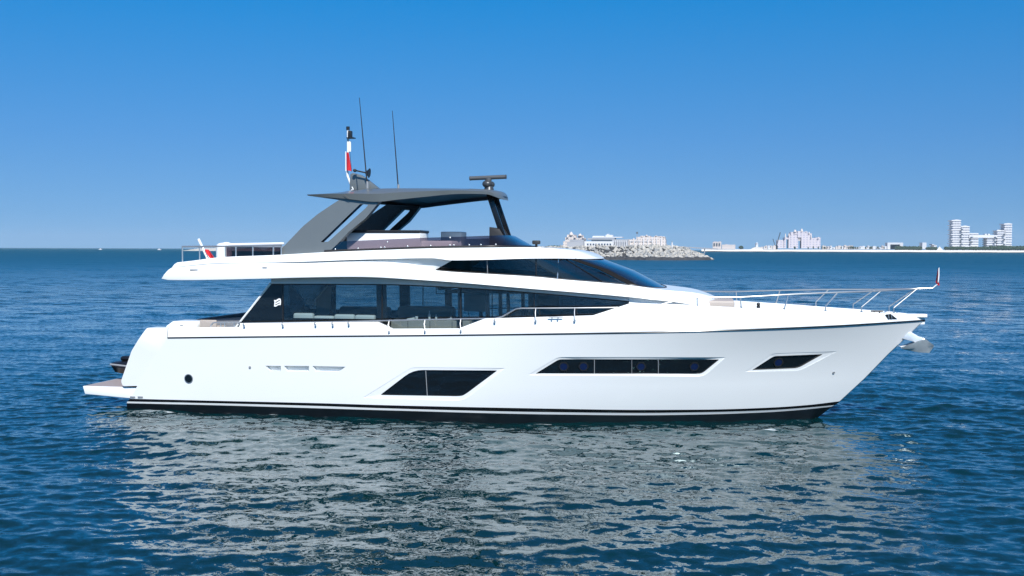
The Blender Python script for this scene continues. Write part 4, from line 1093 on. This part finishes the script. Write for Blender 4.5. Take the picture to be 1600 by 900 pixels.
def bottle(px, h, r, label, m, nm='bottle'):
    p = P(px, 500, -1.7); z = zg+.002
    o = MB().tube([(p.x, -1.7, z), (p.x, -1.7, z+h*.6), (p.x, -1.7, z+h*.72), (p.x, -1.7, z+h)], [r, r, r*.4, r*.35], 12).build(nm, m); tag(o, label, nm)
bottle(671, .26, .035, 'tall white bottle on the counter inside the middle saloon window', whitecloth)
bottle(681.5, .16, .035, 'short white bottle right of the tall one on the saloon counter', whitecloth)
p = P(644, 500, -1.7)
for k, (px, w_, h_) in enumerate(((642,.12,.05),(651,.05,.1),(699,.13,.05),(705,.035,.1))):
    p = P(px, 500, -1.7)
    lab = ['folded white napkin on the saloon counter, left of the bottles', 'white cup beside the left napkin on the saloon counter', 'folded white napkin on the saloon counter, right of the bottles', 'slim white cup at the right end of the saloon counter'][k]
    if w_ > .1: o = MB().prism([Vector((p.x-w_, -1.75, zg+.002)), Vector((p.x+w_, -1.75, zg+.002)), Vector((p.x+w_*.9, -1.75, zg+h_*1.3)), Vector((p.x-w_*.8, -1.75, zg+h_*.6))], (0, .16, 0)).build('napkin', whitecloth, bevel=.005); tag(o, lab, 'napkin')
    else: o = MB().tube([(p.x,-1.7,zg+.002),(p.x,-1.7,zg+.01),(p.x,-1.7,zg+h_)], [w_*.7,w_*.75,w_], 14).build('cup', whitecloth); tag(o, lab, 'cup')
# picture frame and stairs panel
q0, q1 = P(681, 449, 1.9), P(697, 460, 1.9)
o = MB().box(q0.x, q1.x, 1.88, 1.9, q1.z, q1.z+.03).box(q0.x, q1.x, 1.88, 1.9, q0.z-.03, q0.z).box(q0.x, q0.x+.03, 1.88, 1.9, q1.z, q0.z).box(q1.x-.03, q1.x, 1.88, 1.9, q1.z, q0.z).build('picture_frame', black_matt)
tag(o, 'small dark frame hanging in the far saloon window', 'frame')
st = [P(x, y, .6) for x, y in ((494,497),(494,470),(512,447),(518,447),(515,488),(511,492))]
stp = MB().prism(st, (0, .05, 0)).build('stair_panel', beige, yacht)
MB().tube([P(493,478,.55), P(493.5,468,.55), P(512,446,.55)], .03, 8).build('stair_handrail', steel, stp)
q0, q1 = P(725, 455, .9), P(759, 487, .9)
bl = MB().box(q0.x, q1.x, .9, .92, q1.z, q0.z).build('roller_blind', mat('blind_fabric', (.30,.36,.38), .8, var=.04), yacht)

# jet ski standing on the platform
jetblack = mat('black_plastic', (.008,.008,.01), .3, var=.1)
jx = P(180, 573, -0.6).x; jz = zt+.02
js = empty('jet_ski', (jx+1.4, -.6, jz)); tag(js, 'black jet ski on the swim platform half hidden by the stern', 'jet ski')
def jsec(x, w_, zb, zc_, zt2): return [Vector((x, -.6, zb)), Vector((x, -.6-w_*.55, zb+.06)), Vector((x, -.6-w_, zc_)), Vector((x, -.6-w_*.9, zc_+.06)), Vector((x, -.6-w_*.45, zt2)), Vector((x, -.6, zt2+.02))]
secs = [jsec(jx, .25, jz+0.288, jz+0.446, jz+0.504), jsec(jx+.15, .48, jz+0.158, jz+0.418, jz+0.533), jsec(jx+.6, .56, jz+0.086, jz+0.374, jz+0.562), jsec(jx+1.4, .56, jz+0.072, jz+0.360, jz+0.605), jsec(jx+2.1, .45, jz+0.108, jz+0.432, jz+0.662), jsec(jx+2.6, .2, jz+0.288, jz+0.540, jz+0.634), jsec(jx+2.8, .03, jz+0.490, jz+0.576, jz+0.605)]
hb = MB(); cur = list(map(list, zip(*secs)))
hb.loft(cur, mirror=False); hb.loft([[Vector((v.x, -1.2-v.y, v.z)) for v in c] for c in cur], mirror=False)
hb.add(secs[0]+[Vector((v.x, -1.2-v.y, v.z)) for v in secs[0]], [(0,1,2,3,4,5),(11,10,9,8,7,6)])
hb.build('hull', jetblack, js, smooth=30)
MB().box(jx+.25, jx+1.5, -.78, -.42, jz+0.547, jz+0.706, .08).build('seat', jetblack, js)
MB().tube([(jx+1.75,-.95,jz+0.806),(jx+1.7,-.8,jz+0.835),(jx+1.7,-.4,jz+0.835),(jx+1.75,-.25,jz+0.806)], .025, 8).tube([(jx+1.7,-.6,jz+0.835),(jx+1.9,-.6,jz+0.612)], .05, 8).build('handlebar', jetblack, js)
MB().tube([(jx+.1,-1.05,jz+0.475),(jx+.8,-1.15,jz+0.432),(jx+1.6,-1.15,jz+0.418)], .03, 8).build('bumper', steelgrey, js)
MB().ball((jx+.16, -.75, jz+0.302), .09, .11, .08).build('jet_nozzle', whitecloth, js)
for dx_ in (.6, 1.9): MB().box(jx+dx_, jx+dx_+.15, -.95, -.25, jz-.02, jz+0.115, .02).build('cradle', gelm, js)

# ================================================================== BACKGROUND
def G(px, D):      # point on the water at depth Y=D seen in column px
    d = ray(px, 391); t = (D-CAM.y)/d.y; v = CAM+d*t; return v.x
def zpx(py, px, D): return P(px, py, D).z
rockA = mat('rock_pale', (.40,.375,.33), .9, var=.35, scale=.6, bump=.08, bscale=1.5)
rockB = mat('rock_grey', (.27,.27,.26), .9, var=.35, scale=.6, bump=.08, bscale=1.5)
rockdark = mat('rock_wet_and_shade', (.045,.045,.045), .6, var=.3, scale=.5)  # wet rock at the waterline; on the breakwater core, painted crevice shade
sand = mat('sand', (.62,.58,.52), .95, var=.12, scale=.02)
stucco = mat('cream_stucco', (.55,.49,.45), .9, var=.06, scale=.1)
stuccow = mat('white_stucco', (.56,.56,.57), .9, var=.05, scale=.1)
greyc = mat('grey_concrete', (.30,.31,.33), .85, var=.1, scale=.08)
winm = mat('far_window', (.06,.08,.10), .2, var=.1)
bush = mat('foliage', (.035,.06,.03), .9, var=.4, scale=.3)
def facade(name, wall, win, sx_, sz_, fill=.55):
    m = bpy.data.materials.new(name); m.use_nodes = True; n = m.node_tree; b = n.nodes['Principled BSDF']; b.inputs['Roughness'].default_value = .85
    g = n.nodes.new('ShaderNodeNewGeometry'); sp = n.nodes.new('ShaderNodeSeparateXYZ'); n.links.new(g.outputs['Position'], sp.inputs[0])
    def gate(sock, period, duty):
        a = n.nodes.new('ShaderNodeMath'); a.operation = 'DIVIDE'; n.links.new(sock, a.inputs[0]); a.inputs[1].default_value = period
        f = n.nodes.new('ShaderNodeMath'); f.operation = 'FRACT'; n.links.new(a.outputs[0], f.inputs[0])
        c = n.nodes.new('ShaderNodeMath'); c.operation = 'LESS_THAN'; n.links.new(f.outputs[0], c.inputs[0]); c.inputs[1].default_value = duty; return c
    c1_, c2_ = gate(sp.outputs['X'], sx_, fill), gate(sp.outputs['Z'], sz_, .5)
    mu = n.nodes.new('ShaderNodeMath'); mu.operation = 'MULTIPLY'; n.links.new(c1_.outputs[0], mu.inputs[0]); n.links.new(c2_.outputs[0], mu.inputs[1])
    mx = n.nodes.new('ShaderNodeMix'); mx.data_type = 'RGBA'; mx.inputs['A'].default_value = (*wall, 1); mx.inputs['B'].default_value = (*win, 1)
    n.links.new(mu.outputs[0], mx.inputs['Factor']); n.links.new(mx.outputs['Result'], b.inputs['Base Color']); return m
fac_cream = facade('cream_facade', (.55,.49,.45), (.36,.33,.32), 3.2, 3.4)
fac_white = facade('white_facade', (.52,.52,.54), (.30,.34,.40), 9, 7.0, .6)
fac_pink = facade('pink_facade', (.48,.44,.46), (.33,.32,.38), 11, 8.0, .5)

# ---- rock breakwater, tip at the right
BD = 500.0
prof_pts = [(640,388),(800,386.5),(870,386),(905,385.3),(935,384.3),(990,384.6),(1015,383.5),(1045,385),(1070,387.5),(1085,393),(1100,399),(1112,404.6)]
bx = [P(x, y, BD).x for x, y in prof_pts]; bz = [max(.1, P(x, y, BD).z) for x, y in prof_pts]
def top_at(x): return float(np.interp(x, bx, bz, left=bz[0], right=0.05))
mb = MB(); xs_ = np.linspace(bx[0], bx[-1]+1, 160); rows = []
for f_, zf_ in ((-1, -.02), (-.72, .22), (-.45, .55), (-.2, .85), (0, 1), (.25, 1), (.6, .6), (1, -.02)):
    row = []
    for x in xs_:
        h = top_at(x); wd = 3+h*2.0
        nz_ = noise.noise(Vector((x*.5, f_*7, 3)))*.5
        row.append(Vector((x, BD+f_*wd*(1.0)+nz_, max(-1, h*zf_*.93+(nz_*.5 if zf_ > 0 else -.6)))))
    rows.append(row)
mb.loft(rows, mirror=False)
bwk = mb.build('breakwater_core', rockdark); tag(bwk, 'long low mound of the breakwater under its pale boulders', 'breakwater')  # core coloured dark to stand in for shade in the crevices between boulders
protos = []
for k in range(7):
    bm = bmesh.new(); bmesh.ops.create_icosphere(bm, subdivisions=2, radius=1)
    for v in bm.verts:
        q = v.co*1.0; d = noise.noise(q*1.1+Vector((k*5.1, 0, 0)))*.55+noise.noise(q*2.3+Vector((0, k*3.3, 0)))*.22
        v.co = v.co*(1+d)
    # chop flat facets
    for c in range(7):
        nn = Vector((random.gauss(0,1), random.gauss(0,1), random.gauss(0,1))).normalized(); lim = random.uniform(.6, .8)
        for v in bm.verts:
            dd = v.co.dot(nn)
            if dd > lim: v.co -= nn*(dd-lim)
    me = bpy.data.meshes.new('boulder'); bm.to_mesh(me); bm.free(); me.materials.append(rockA if k % 3 else rockB); protos.append(me)
cand = []
for i in range(1500):
    x = random.uniform(bx[0]+20, bx[-1]+.5) if i % 5 else random.uniform(P(1000,390,BD).x, bx[-1])
    h = top_at(x); f_ = random.uniform(-1.0, .15); wd = 3+h*2
    t = 1-abs(f_) if f_ < 0 else 1
    z = h*min(1, max(0, (1+f_)*1.05 if f_ < 0 else 1))*.95
    s_ = random.uniform(.5, 1.1)*(1.0 if h > 2 else .75)
    cand.append((x, BD+f_*wd, z, s_))
cand = [c for c in cand if True]
vis = [c for c in cand if c[0] > P(862, 390, BD).x and c[1] < BD+1]
hid = [c for c in cand if not (c[0] > P(862, 390, BD).x and c[1] < BD+1)]
vis.sort(key=lambda c: -c[3])
first = None
for c in vis[:300]:
    o = bpy.data.objects.new('boulder', random.choice(protos)); COL.objects.link(o)
    o.location = c[:3]; o.scale = (c[3]*random.uniform(1, 1.5), c[3]*random.uniform(.9, 1.2), c[3]*random.uniform(.6, .9)); o.rotation_euler = (random.uniform(0, 6), random.uniform(0, 6), random.uniform(0, 6))
    tag(o, 'one of the larger pale boulders piled on the breakwater behind the bow', 'boulder', 'boulders of the breakwater')
mb = MB()
for c in vis[300:]+hid:
    me = random.choice(protos); rot = Matrix.Rotation(random.uniform(0, 6), 3, 'Z') @ Matrix.Rotation(random.uniform(0, 6), 3, 'X')
    mb.cur = random.choice((0, 0, 1))
    mb.add([Vector(c[:3])+rot @ Vector((v.co.x*c[3]*1.3, v.co.y*c[3], v.co.z*c[3]*.8)) for v in me.vertices], [list(p.vertices) for p in me.polygons])
tag(mb.build('rubble', [rockA, rockB], smooth=0, weld=0, fix=False), kind='stuff')
mb = MB(); rows = []
for f_, z in ((-1.35, -.3), (-1.25, 1.0), (-1.0, 1.35), (-.8, 1.2)):
    rows.append([Vector((x, BD+f_*(3+top_at(x)*2.0)+noise.noise(Vector((x*.5, f_, 1)))*1.6, z*min(1, top_at(x)+.2)+.8*noise.noise(Vector((x*.45, 3, 1)))*(z > 0))) for x in xs_])
tag(mb.loft(rows, mirror=False).build('wet_rock_edge', rockdark), 'dark wet band of rock along the foot of the breakwater', 'rock band')
# small white beacon
p = P(1050, 386, BD)
e = empty('beacon', (p.x, BD, p.z-.3)); tag(e, 'small white light beacon standing on the end of the breakwater', 'beacon')
MB().tube([(p.x,BD,p.z-.4),(p.x,BD,p.z+.6),(p.x,BD,p.z+2.2)], [.55,.4,.34], 12).build('tower', stuccow, e); MB().tube([(p.x,BD,p.z+2.2),(p.x,BD,p.z+2.8)], .2, 10).build('lantern', greyc, e)

# ---- hotel island behind the breakwater
HD = 1300.0
isl = MB(); isl.box(G(500,HD), G(1046,HD), HD, HD+200, -1, zpx(387, 900, HD)); tag(isl.build('island', sand), kind='structure')
def B(mb, x0, x1, y0, y1, D, dep=30, off=0):
    a, b = G(x0, D+off), G(x1, D+off); mb.box(a, b, D+off, D+off+dep, zpx(y1, (x0+x1)/2, D+off), zpx(y0, (x0+x1)/2, D+off)); return mb
def dome(mb, px, y0, y1, D, wpx, off=0):
    c = G(px, D+off); r = (G(px+wpx, D+off)-G(px-wpx, D+off))/2; zb = zpx(y1, px, D+off); zt2 = zpx(y0, px, D+off)
    pr_ = [(1, 0), (1.02, .15), (.9, .42), (.62, .66), (.25, .82), (.08, .9), (.03, 1)]
    mb.tube([(c, D+off+r, zb+(zt2-zb)*t) for _, t in pr_], [r*k for k, _ in pr_], 14); return mb
h1 = empty('domed_hotel', (G(890,HD+60), HD+70, 4)); tag(h1, 'cream hotel with two pointed domes rising at the left end of the island', 'hotel')
mb = MB()
for x0, x1, y0 in ((878,886,383),(880,911,377),(883,899,371),(886,897,366.5),(898,912,371.5),(903,908,367)): B(mb, x0, x1, y0, 387, HD, 30, 60+abs(x0-890)*.1)
mb.build('wall', fac_cream, h1)
for px, y0, y1, w_ in ((892,361.5,367.5,3),(906,364.5,368.5,2.6),(886.5,367,371,1.5),(898,368,371.5,1.5),(911,369,372,1.3)): dome(MB(), px, y0, y1, HD, w_, 58).build('dome', stucco, h1)
h2 = empty('terraced_building', (G(930,HD+30), HD+40, 4)); tag(h2, 'grey terraced glass building with stepped flat roofs in front of the domes', 'building')
for x0, x1, y0, y1, m_ in ((886,912,378,387,greyc),(890,912,374.5,378,greyc),(913,958,377,387,stuccow),(918,960,372,374.5,greyc),(925,972,370,371.5,stuccow),(924,956,374.5,377,winm),(956,981,374,387,greyc)):
    B(MB(), x0, x1, y0, y1, HD, 25, 30+(y0-370)*-.6).build('storey', m_, h2)
for k in range(9): x0 = 917+k*4.4; B(MB(), x0, x0+2.6, 380.5, 383.5, HD, 1, 19).build('window', winm, h2)
for k in range(7): x0 = 958+k*3.3; B(MB(), x0, x0+.9, 375.5, 386.5, HD, 1, 25).build('column', stuccow, h2)
for x0, x1, y0, y1 in ((946,957,367,370),(926,944,368.5,370),(948,951,365.5,367)): B(MB(), x0, x1, y0, y1, HD, 15, 36).build('roof_block', stuccow, h2)
h3 = empty('cream_hotel_wing', (G(1010,HD+20), HD+30, 4)); tag(h3, 'long cream hotel wing with little roof turrets above the boulders', 'hotel')
mb = MB()
for x0, x1, y0, y1 in ((980,1040,374,387),(994,1039,370,374),(1000,1016,368.5,370),(1022,1034,369,370)): B(mb, x0, x1, y0, y1, HD, 30, 45-(y0-370))
mb.build('wall', fac_cream, h3)
for px, y0, y1 in ((1010,366.5,368.5),(1003,368,370),(1025,367.8,369.2),(1032,368.5,370),(990,372,374),(1037,369,371)): dome(MB(), px, y0, y1, HD, 1.6, 44).build('turret', stucco, h3)
for k in range(6): x0 = 985+k*6; B(MB(), x0, x0+3.5, 376.5, 378, HD, 1, 40).build('awning', greyc, h3)
for k in range(8): x0 = 984+k*6.9; B(MB(), x0, x0+1.0, 371 if x0 > 998 else 375, 384, HD, 1.2, 39.5).build('pilaster', stuccow, h3)
mb = MB().tube([(G(994.5,HD),HD+10,3),(G(994.5,HD),HD+10,zpx(362,994,HD))], .35, 6); e = empty('flagpole', (G(994.5,HD),HD+10,3)); tag(e, 'tall thin flagpole with a dark flag in front of the cream hotel', 'flagpole'); mb.build('pole', greyc, e)
MB().box(G(993,HD), G(996,HD), HD+9.8, HD+10.2, zpx(365.2,994,HD), zpx(362.2,994,HD)).build('flag', winm, e)
def bushes(name, x0, x1, y0, yb, D, n, label, group, off=-5, r=1):
    for k in range(n):
        px = x0+(x1-x0)*(k+.5)/n; c = G(px, D+off); zb = zpx(yb, px, D+off); zt2 = zpx(y0+random.uniform(0, .9), px, D+off)
        rr = (G(x0+(x1-x0)/n, D+off)-G(x0, D+off))*.75*r
        bm = bmesh.new(); bmesh.ops.create_icosphere(bm, subdivisions=3, radius=1); hh = (zt2-zb)
        for v in bm.verts:
            d = 1+.45*noise.noise(v.co*2.2+Vector((k*7, D, 0)))+.3*noise.noise(v.co*6+Vector((k*7, D, 0)))
            v.co = Vector((c+v.co.x*rr*d, D+off+v.co.y*rr*d, zb+hh*.45+v.co.z*hh*.6*d))
        o = MB().frombm(bm).build('tree' if name == 'tree' else 'bush', bush, smooth=0); tag(o, label, name, group)
bushes('bush', 856, 880, 383.5, 387.5, HD, 6, 'one of the dark green bushes at the left end of the hotel island', 'bushes by the domed hotel')
# ---- bridge
BR = 1500.0
e = empty('bridge', (G(1080,BR), BR, 0)); tag(e, 'long low concrete bridge running right from the breakwater', 'bridge')
a0, a1 = G(1045,BR), G(1122,BR)
MB().prism([Vector((a0,BR,zpx(383.8,1045,BR))),Vector((a1,BR,zpx(388.3,1120,BR))),Vector((a1,BR,zpx(390.2,1120,BR))),Vector((a0,BR,zpx(385.6,1045,BR)))], (0,12,0)).build('deck', greyc, e)
for px in (1058,1077,1101): MB().box(G(px-.7,BR), G(px+.7,BR), BR+2, BR+10, -1, zpx(387.5,px,BR)).build('pier', greyc, e)

# ---- long shore to the right
SD = 3000.0
sh = MB(); x0, x1 = G(1096,SD), G(2300,SD)
rows = [[Vector((x, SD+dy_+8*noise.noise(Vector((x*.01,dy_,0))), z)) for x in np.linspace(x0, x1, 200)] for dy_, z in ((-5,-1),(0,1.6))]
tag(sh.loft(rows, mirror=False).build('shore_rocks', rockdark), kind='structure')
sh = MB(); rows = [[Vector((x, SD+dy_, z+(.6*noise.noise(Vector((x*.02,dy_,4)))) if z > 0 else -1)) for x in np.linspace(x0, x1, 300)] for dy_, z in ((1,1.8),(6,6.4),(60,7.2),(2500,8.5))]
tag(sh.loft(rows, mirror=False).build('shore', sand), kind='structure')
def simple(name, label, cat, boxes, D, m_, off=20, extra=None, group=None):
    px = (boxes[0][0]+boxes[0][1])/2; e = empty(name, (G(px, D+off), D+off, 6)); tag(e, label, cat, group)
    mb = MB()
    for b_ in boxes: B(mb, *b_, D, 40, off)
    mb.build('wall', m_, e); return e
e = simple('apartment_block', 'pinkish block with a flat top at the left end of the far shore', 'building', [(1113.5,1127,378,389),(1115,1120,377.3,378),(1122,1127,377.3,378)], SD, fac_cream)
for k in range(3): x0 = 1115+k*4; B(MB(), x0, x0+2, 380, 384, SD, 2, 18).build('window', winm, e)
simple('low_building', 'long low building right of the pinkish block on the far shore', 'building', [(1128,1149,382.3,389),(1133,1137,381.7,382.3)], SD, fac_cream)
bushes('tree', 1155.5, 1160.5, 384, 388.5, SD, 1, 'lone dark round tree on the sandy shore right of the low building', None, 10)
e = simple('domed_pavilion', 'small white pavilion with a rounded top on a sand rise', 'pavilion', [(1181,1184.5,380.5,389)], SD, stuccow)
dome(MB(), 1182.6, 378.6, 380.6, SD, 2.0, 18).build('dome', stuccow, e)
MB().prism([Vector((G(1172,SD),SD+12,6)),Vector((G(1180,SD),SD+12,zpx(386,1180,SD))),Vector((G(1187,SD),SD+12,zpx(386,1187,SD))),Vector((G(1194,SD),SD+12,6))], (0,60,0)).build('rise', sand, e)
# construction cranes
for k, (xb, xt, yt) in enumerate(((1212.5,1219,363),(1211.5,1207.5,373))):
    e = empty('construction_crane', (G(xb,SD+300), SD+300, 6)); tag(e, ['tall dark lattice crane leaning right beside the arched hotel', 'short crane leaning left next to the tall crane'][k], 'crane')
    a, b = Vector((G(xb,SD+300), SD+300, zpx(386,xb,SD+300))), Vector((G(xt,SD+300), SD+300, zpx(yt,xt,SD+300)))
    MB().tube([a, b], 1.5 if k == 0 else 1.0, 4).build('jib', winm, e); MB().box(a.x-5, a.x+5, SD+295, SD+305, 2, a.z+5).build('cab', winm, e)
# arched pink hotel
AD = 3900.0
e = empty('arched_hotel', (G(1250,AD), AD, 7)); tag(e, 'big pale pink hotel with pointed roofs and a tall central arch', 'hotel')
mb = MB()
for b_ in ((1214,1225,374.8,388),(1225,1228,371,388),(1232,1240,367.5,388),(1235,1247,362.5,388),(1252,1262,362,388),(1246,1253,361,371),(1262,1268,364.5,388),(1268,1274,372,388),(1274,1282,371,388),(1228,1233,370.5,374),(1240,1252,364,366)): B(mb, *b_, AD, 60, 0+abs(b_[0]-1250)*.3)
mb.build('wall', fac_pink, e)
for px, y0, y1, w_ in ((1227,363.5,371,1.0),(1232.5,363.7,368,1.1),(1242,358.3,362.5,2.3),(1252.5,356.5,362,2),(1259,361,363,1.2),(1264,361.5,365,1.2),(1267.5,365,372,.8),(1279,370,371.5,1.5)): dome(MB(), px, y0, y1, AD, w_, -2).build('spire', stucco, e)
# arch reveal: darker opening behind the gap
B(MB(), 1247, 1252, 371, 376, AD, 50, 8).build('arch_top', stucco, e)
# stepped white hotel
RD = 4000.0
e = empty('stepped_hotel', (G(1530,RD), RD, 7)); tag(e, 'tall white hotel of stacked blocks with a gap and bridge, far right', 'hotel')
def stack(x0, x1, y0, y1, step, ledge=1.0):
    y = y0; k = 0; step = step/2
    while y < y1-.5:
        hh = min(step, y1-y)
        B(MB(), x0-ledge*(1-k%2), x1+ledge*.4, y, y+hh*.45, RD, 62, -3).build('floor_slab', stuccow, e)
        B(MB(), x0+1, x1-.3, y+hh*.42, y+hh, RD, 55, 0).build('block', fac_white, e)
        y += step; k += 1
stack(1487.5, 1500.5, 343.8, 388, 7.2, 1.4); stack(1501, 1514.5, 353.3, 388, 7.6, .4); stack(1515, 1528.5, 364.3, 388, 7.6, .3)
stack(1541.5, 1556.5, 367.6, 388, 6.8, .3); stack(1557.5, 1571, 359.8, 388, 7.2, .3); stack(1569, 1580.5, 349.3, 388, 7.6, .9)
B(MB(), 1514, 1558, 367.2, 371.5, RD, 55, -6).build('sky_bridge', stuccow, e)
for px, y0, y1, w_ in ((1495,342.8,344,6),(1508,352.2,353.5,5),(1575,348.3,349.5,5),(1561,358.8,360,4)): dome(MB(), px, y0, y1, RD, w_, 2).build('roof', stuccow, e)
for px in (1540,1545): B(MB(), px-1.5, px+1.5, 365.3, 367.2, RD, 20, 0).build('roof_block', stuccow, e)
for px, y in ((1502.5,357.5),(1502.5,365.2),(1502.5,372.8),(1502.5,380.5),(1518,370),(1518,377),(1555,370),(1555,377),(1569,365.5),(1569,373),(1569,381)): B(MB(), px-1.4, px+1.4, y, y+2.6, RD, 5, -12).build('void', winm, e)
# smaller shore buildings
e = simple('framed_pavilion', 'square white frame shaped building with a dark opening on the shore', 'building', [(1386.5,1411,379,382),(1386.5,1391,382,389.5),(1406,1411,382,389.5)], SD, stuccow)
B(MB(), 1391, 1406, 382, 389.5, SD, 5, 35).build('glass_wall', winm, e)
simple('white_tower_block', 'plain white block standing between dark trees on the shore', 'building', [(1441,1447.5,379,389)], SD, stuccow)
e = simple('wedge_roof_house', 'small white house with a sloping roof right of the white block', 'house', [(1459,1463.5,383,389)], SD, stuccow)
MB().prism([Vector((G(1458.5,SD),SD+19,zpx(383,1459,SD))),Vector((G(1459,SD),SD+19,zpx(381,1459,SD))),Vector((G(1464.5,SD),SD+19,zpx(383,1464,SD)))], (0,41,0)).build('roof', stuccow, e)
e = empty('white_tent', (G(1469.5,SD), SD+10, 6)); tag(e, 'pointed white tent on the sand below the stepped hotel', 'tent')
MB().add([(G(1464,SD),SD+6,6),(G(1475,SD),SD+6,6),(G(1475,SD),SD+26,6),(G(1464,SD),SD+26,6),(G(1470,SD),SD+16,zpx(385,1470,SD))], [(0,1,4),(1,2,4),(2,3,4),(3,0,4)]).build('canopy', stuccow, e)
random.seed(5)
px = 1186.5; k = 0
while px < 1386:
    if 1187 < px < 1212 or px > 1284:
        w_ = random.uniform(2.2, 4.8); h_ = random.uniform(383.4, 386.4)
        e = empty('villa', (G(px, SD+15), SD+15, 6)); tag(e, 'one of the small pale villas in a row along the far shore', 'villa', 'villas along the far shore')
        m_ = random.choice((stucco, stuccow, fac_cream)); B(MB(), px, px+w_, h_, 389.5, SD, 15, 15).build('wall', m_, e)
        if random.random() < .5: B(MB(), px+w_*.3, px+w_*.7, h_-.8, h_, SD, 10, 17).build('roof', stucco, e)
        if random.random() < .6: B(MB(), px+w_*.2, px+w_*.45, h_+1, h_+2.5, SD, 1, 13.8).build('window', winm, e)
        px += w_+random.uniform(-.3, 1.2)
    else: px += 2
    if px > 1212 and px < 1284: px = 1284.5
for k in range(24):
    px = random.uniform(1236, 1385); bushes('tree', px, px+2.2, 384.6+random.random(), 388.5, SD, 1, 'one of the scattered dark trees between the villas on the shore', 'trees between the villas', 8, .6)
bushes('tree', 1398, 1440, 384.6, 390, SD, 15, 'one of the dark green trees left of the plain white block', 'trees left of the white block', 11, 1.1)
bushes('tree', 1447, 1464, 385.5, 390, SD, 6, 'one of the dark green trees right of the plain white block', 'trees right of the white block', 11, 1.1)
bushes('tree', 1476, 1600, 385.2, 390, SD, 34, 'one of the dark green trees in the belt below the stepped hotel', 'trees below the stepped hotel', 11, 1.1)
bushes('tree', 1545, 1640, 384.0, 390, SD, 16, 'one of the taller dark trees at the right end of the belt', 'tall trees at the right end', 14, 1.1)
# ---- distant breakwater and boats on the left
LD = 1900.0
mb = MB(); x0, x1 = G(287,LD), G(640,LD)
rows = []
for f_, zf_ in ((-1,-.1),(-.6,.45),(-.2,.85),(0,1),(.3,.9),(1,-.1)):
    rows.append([Vector((x, LD+f_*12, max(-1, zf_*min(1, .1+(x-x0)/40)*5.2+(noise.noise(Vector((x*.35,f_*5,2)))*1.0 if zf_ > 0 else -.6)))) for x in np.linspace(x0, x1, 260)])
tag(mb.loft(rows, mirror=False).build('distant_breakwater', rockA, smooth=0), 'low pale breakwater far off, seen through the flybridge rail', 'breakwater')
for px, py, L, lab in ((156.5,386.3,9,'tiny white motorboat on the horizon, leftmost of the two'), (248.5,386.8,10,'tiny white motorboat with a low cabin on the horizon near the yacht')):
    D = 2600.; x = G(px, D)
    e = empty('motorboat', (x, D, 0)); tag(e, lab, 'boat')
    MB().prism([Vector((x-L/2,D,.1)),Vector((x+L/2,D,.1)),Vector((x+L*.68,D,1.7)),Vector((x-L/2,D,1.3))], (0,3,0)).build('hull', stuccow, e)
    MB().prism([Vector((x-L*.25,D+.5,1.4)),Vector((x+L*.25,D+.5,1.4)),Vector((x+L*.1,D+.5,3.4)),Vector((x-L*.2,D+.5,3.4))], (0,2,0)).build('cabin', stuccow, e)

# ---- haze: even thin air round everything
hz = MB().box(-14000, 16000, -1500, 14000, -5, 190).build('haze', [], smooth=0)
tag(hz, kind='stuff')
mh = bpy.data.materials.new('thin_haze'); mh.use_nodes = True; nh = mh.node_tree; nh.nodes.remove(nh.nodes['Principled BSDF'])
pv = nh.nodes.new('ShaderNodeVolumePrincipled'); pv.inputs['Color'].default_value = (.65, .83, 1, 1); pv.inputs['Density'].default_value = 0.000042; pv.inputs['Anisotropy'].default_value = 0.0
nh.links.new(pv.outputs[0], nh.nodes['Material Output'].inputs['Volume']); hz.data.materials.append(mh)
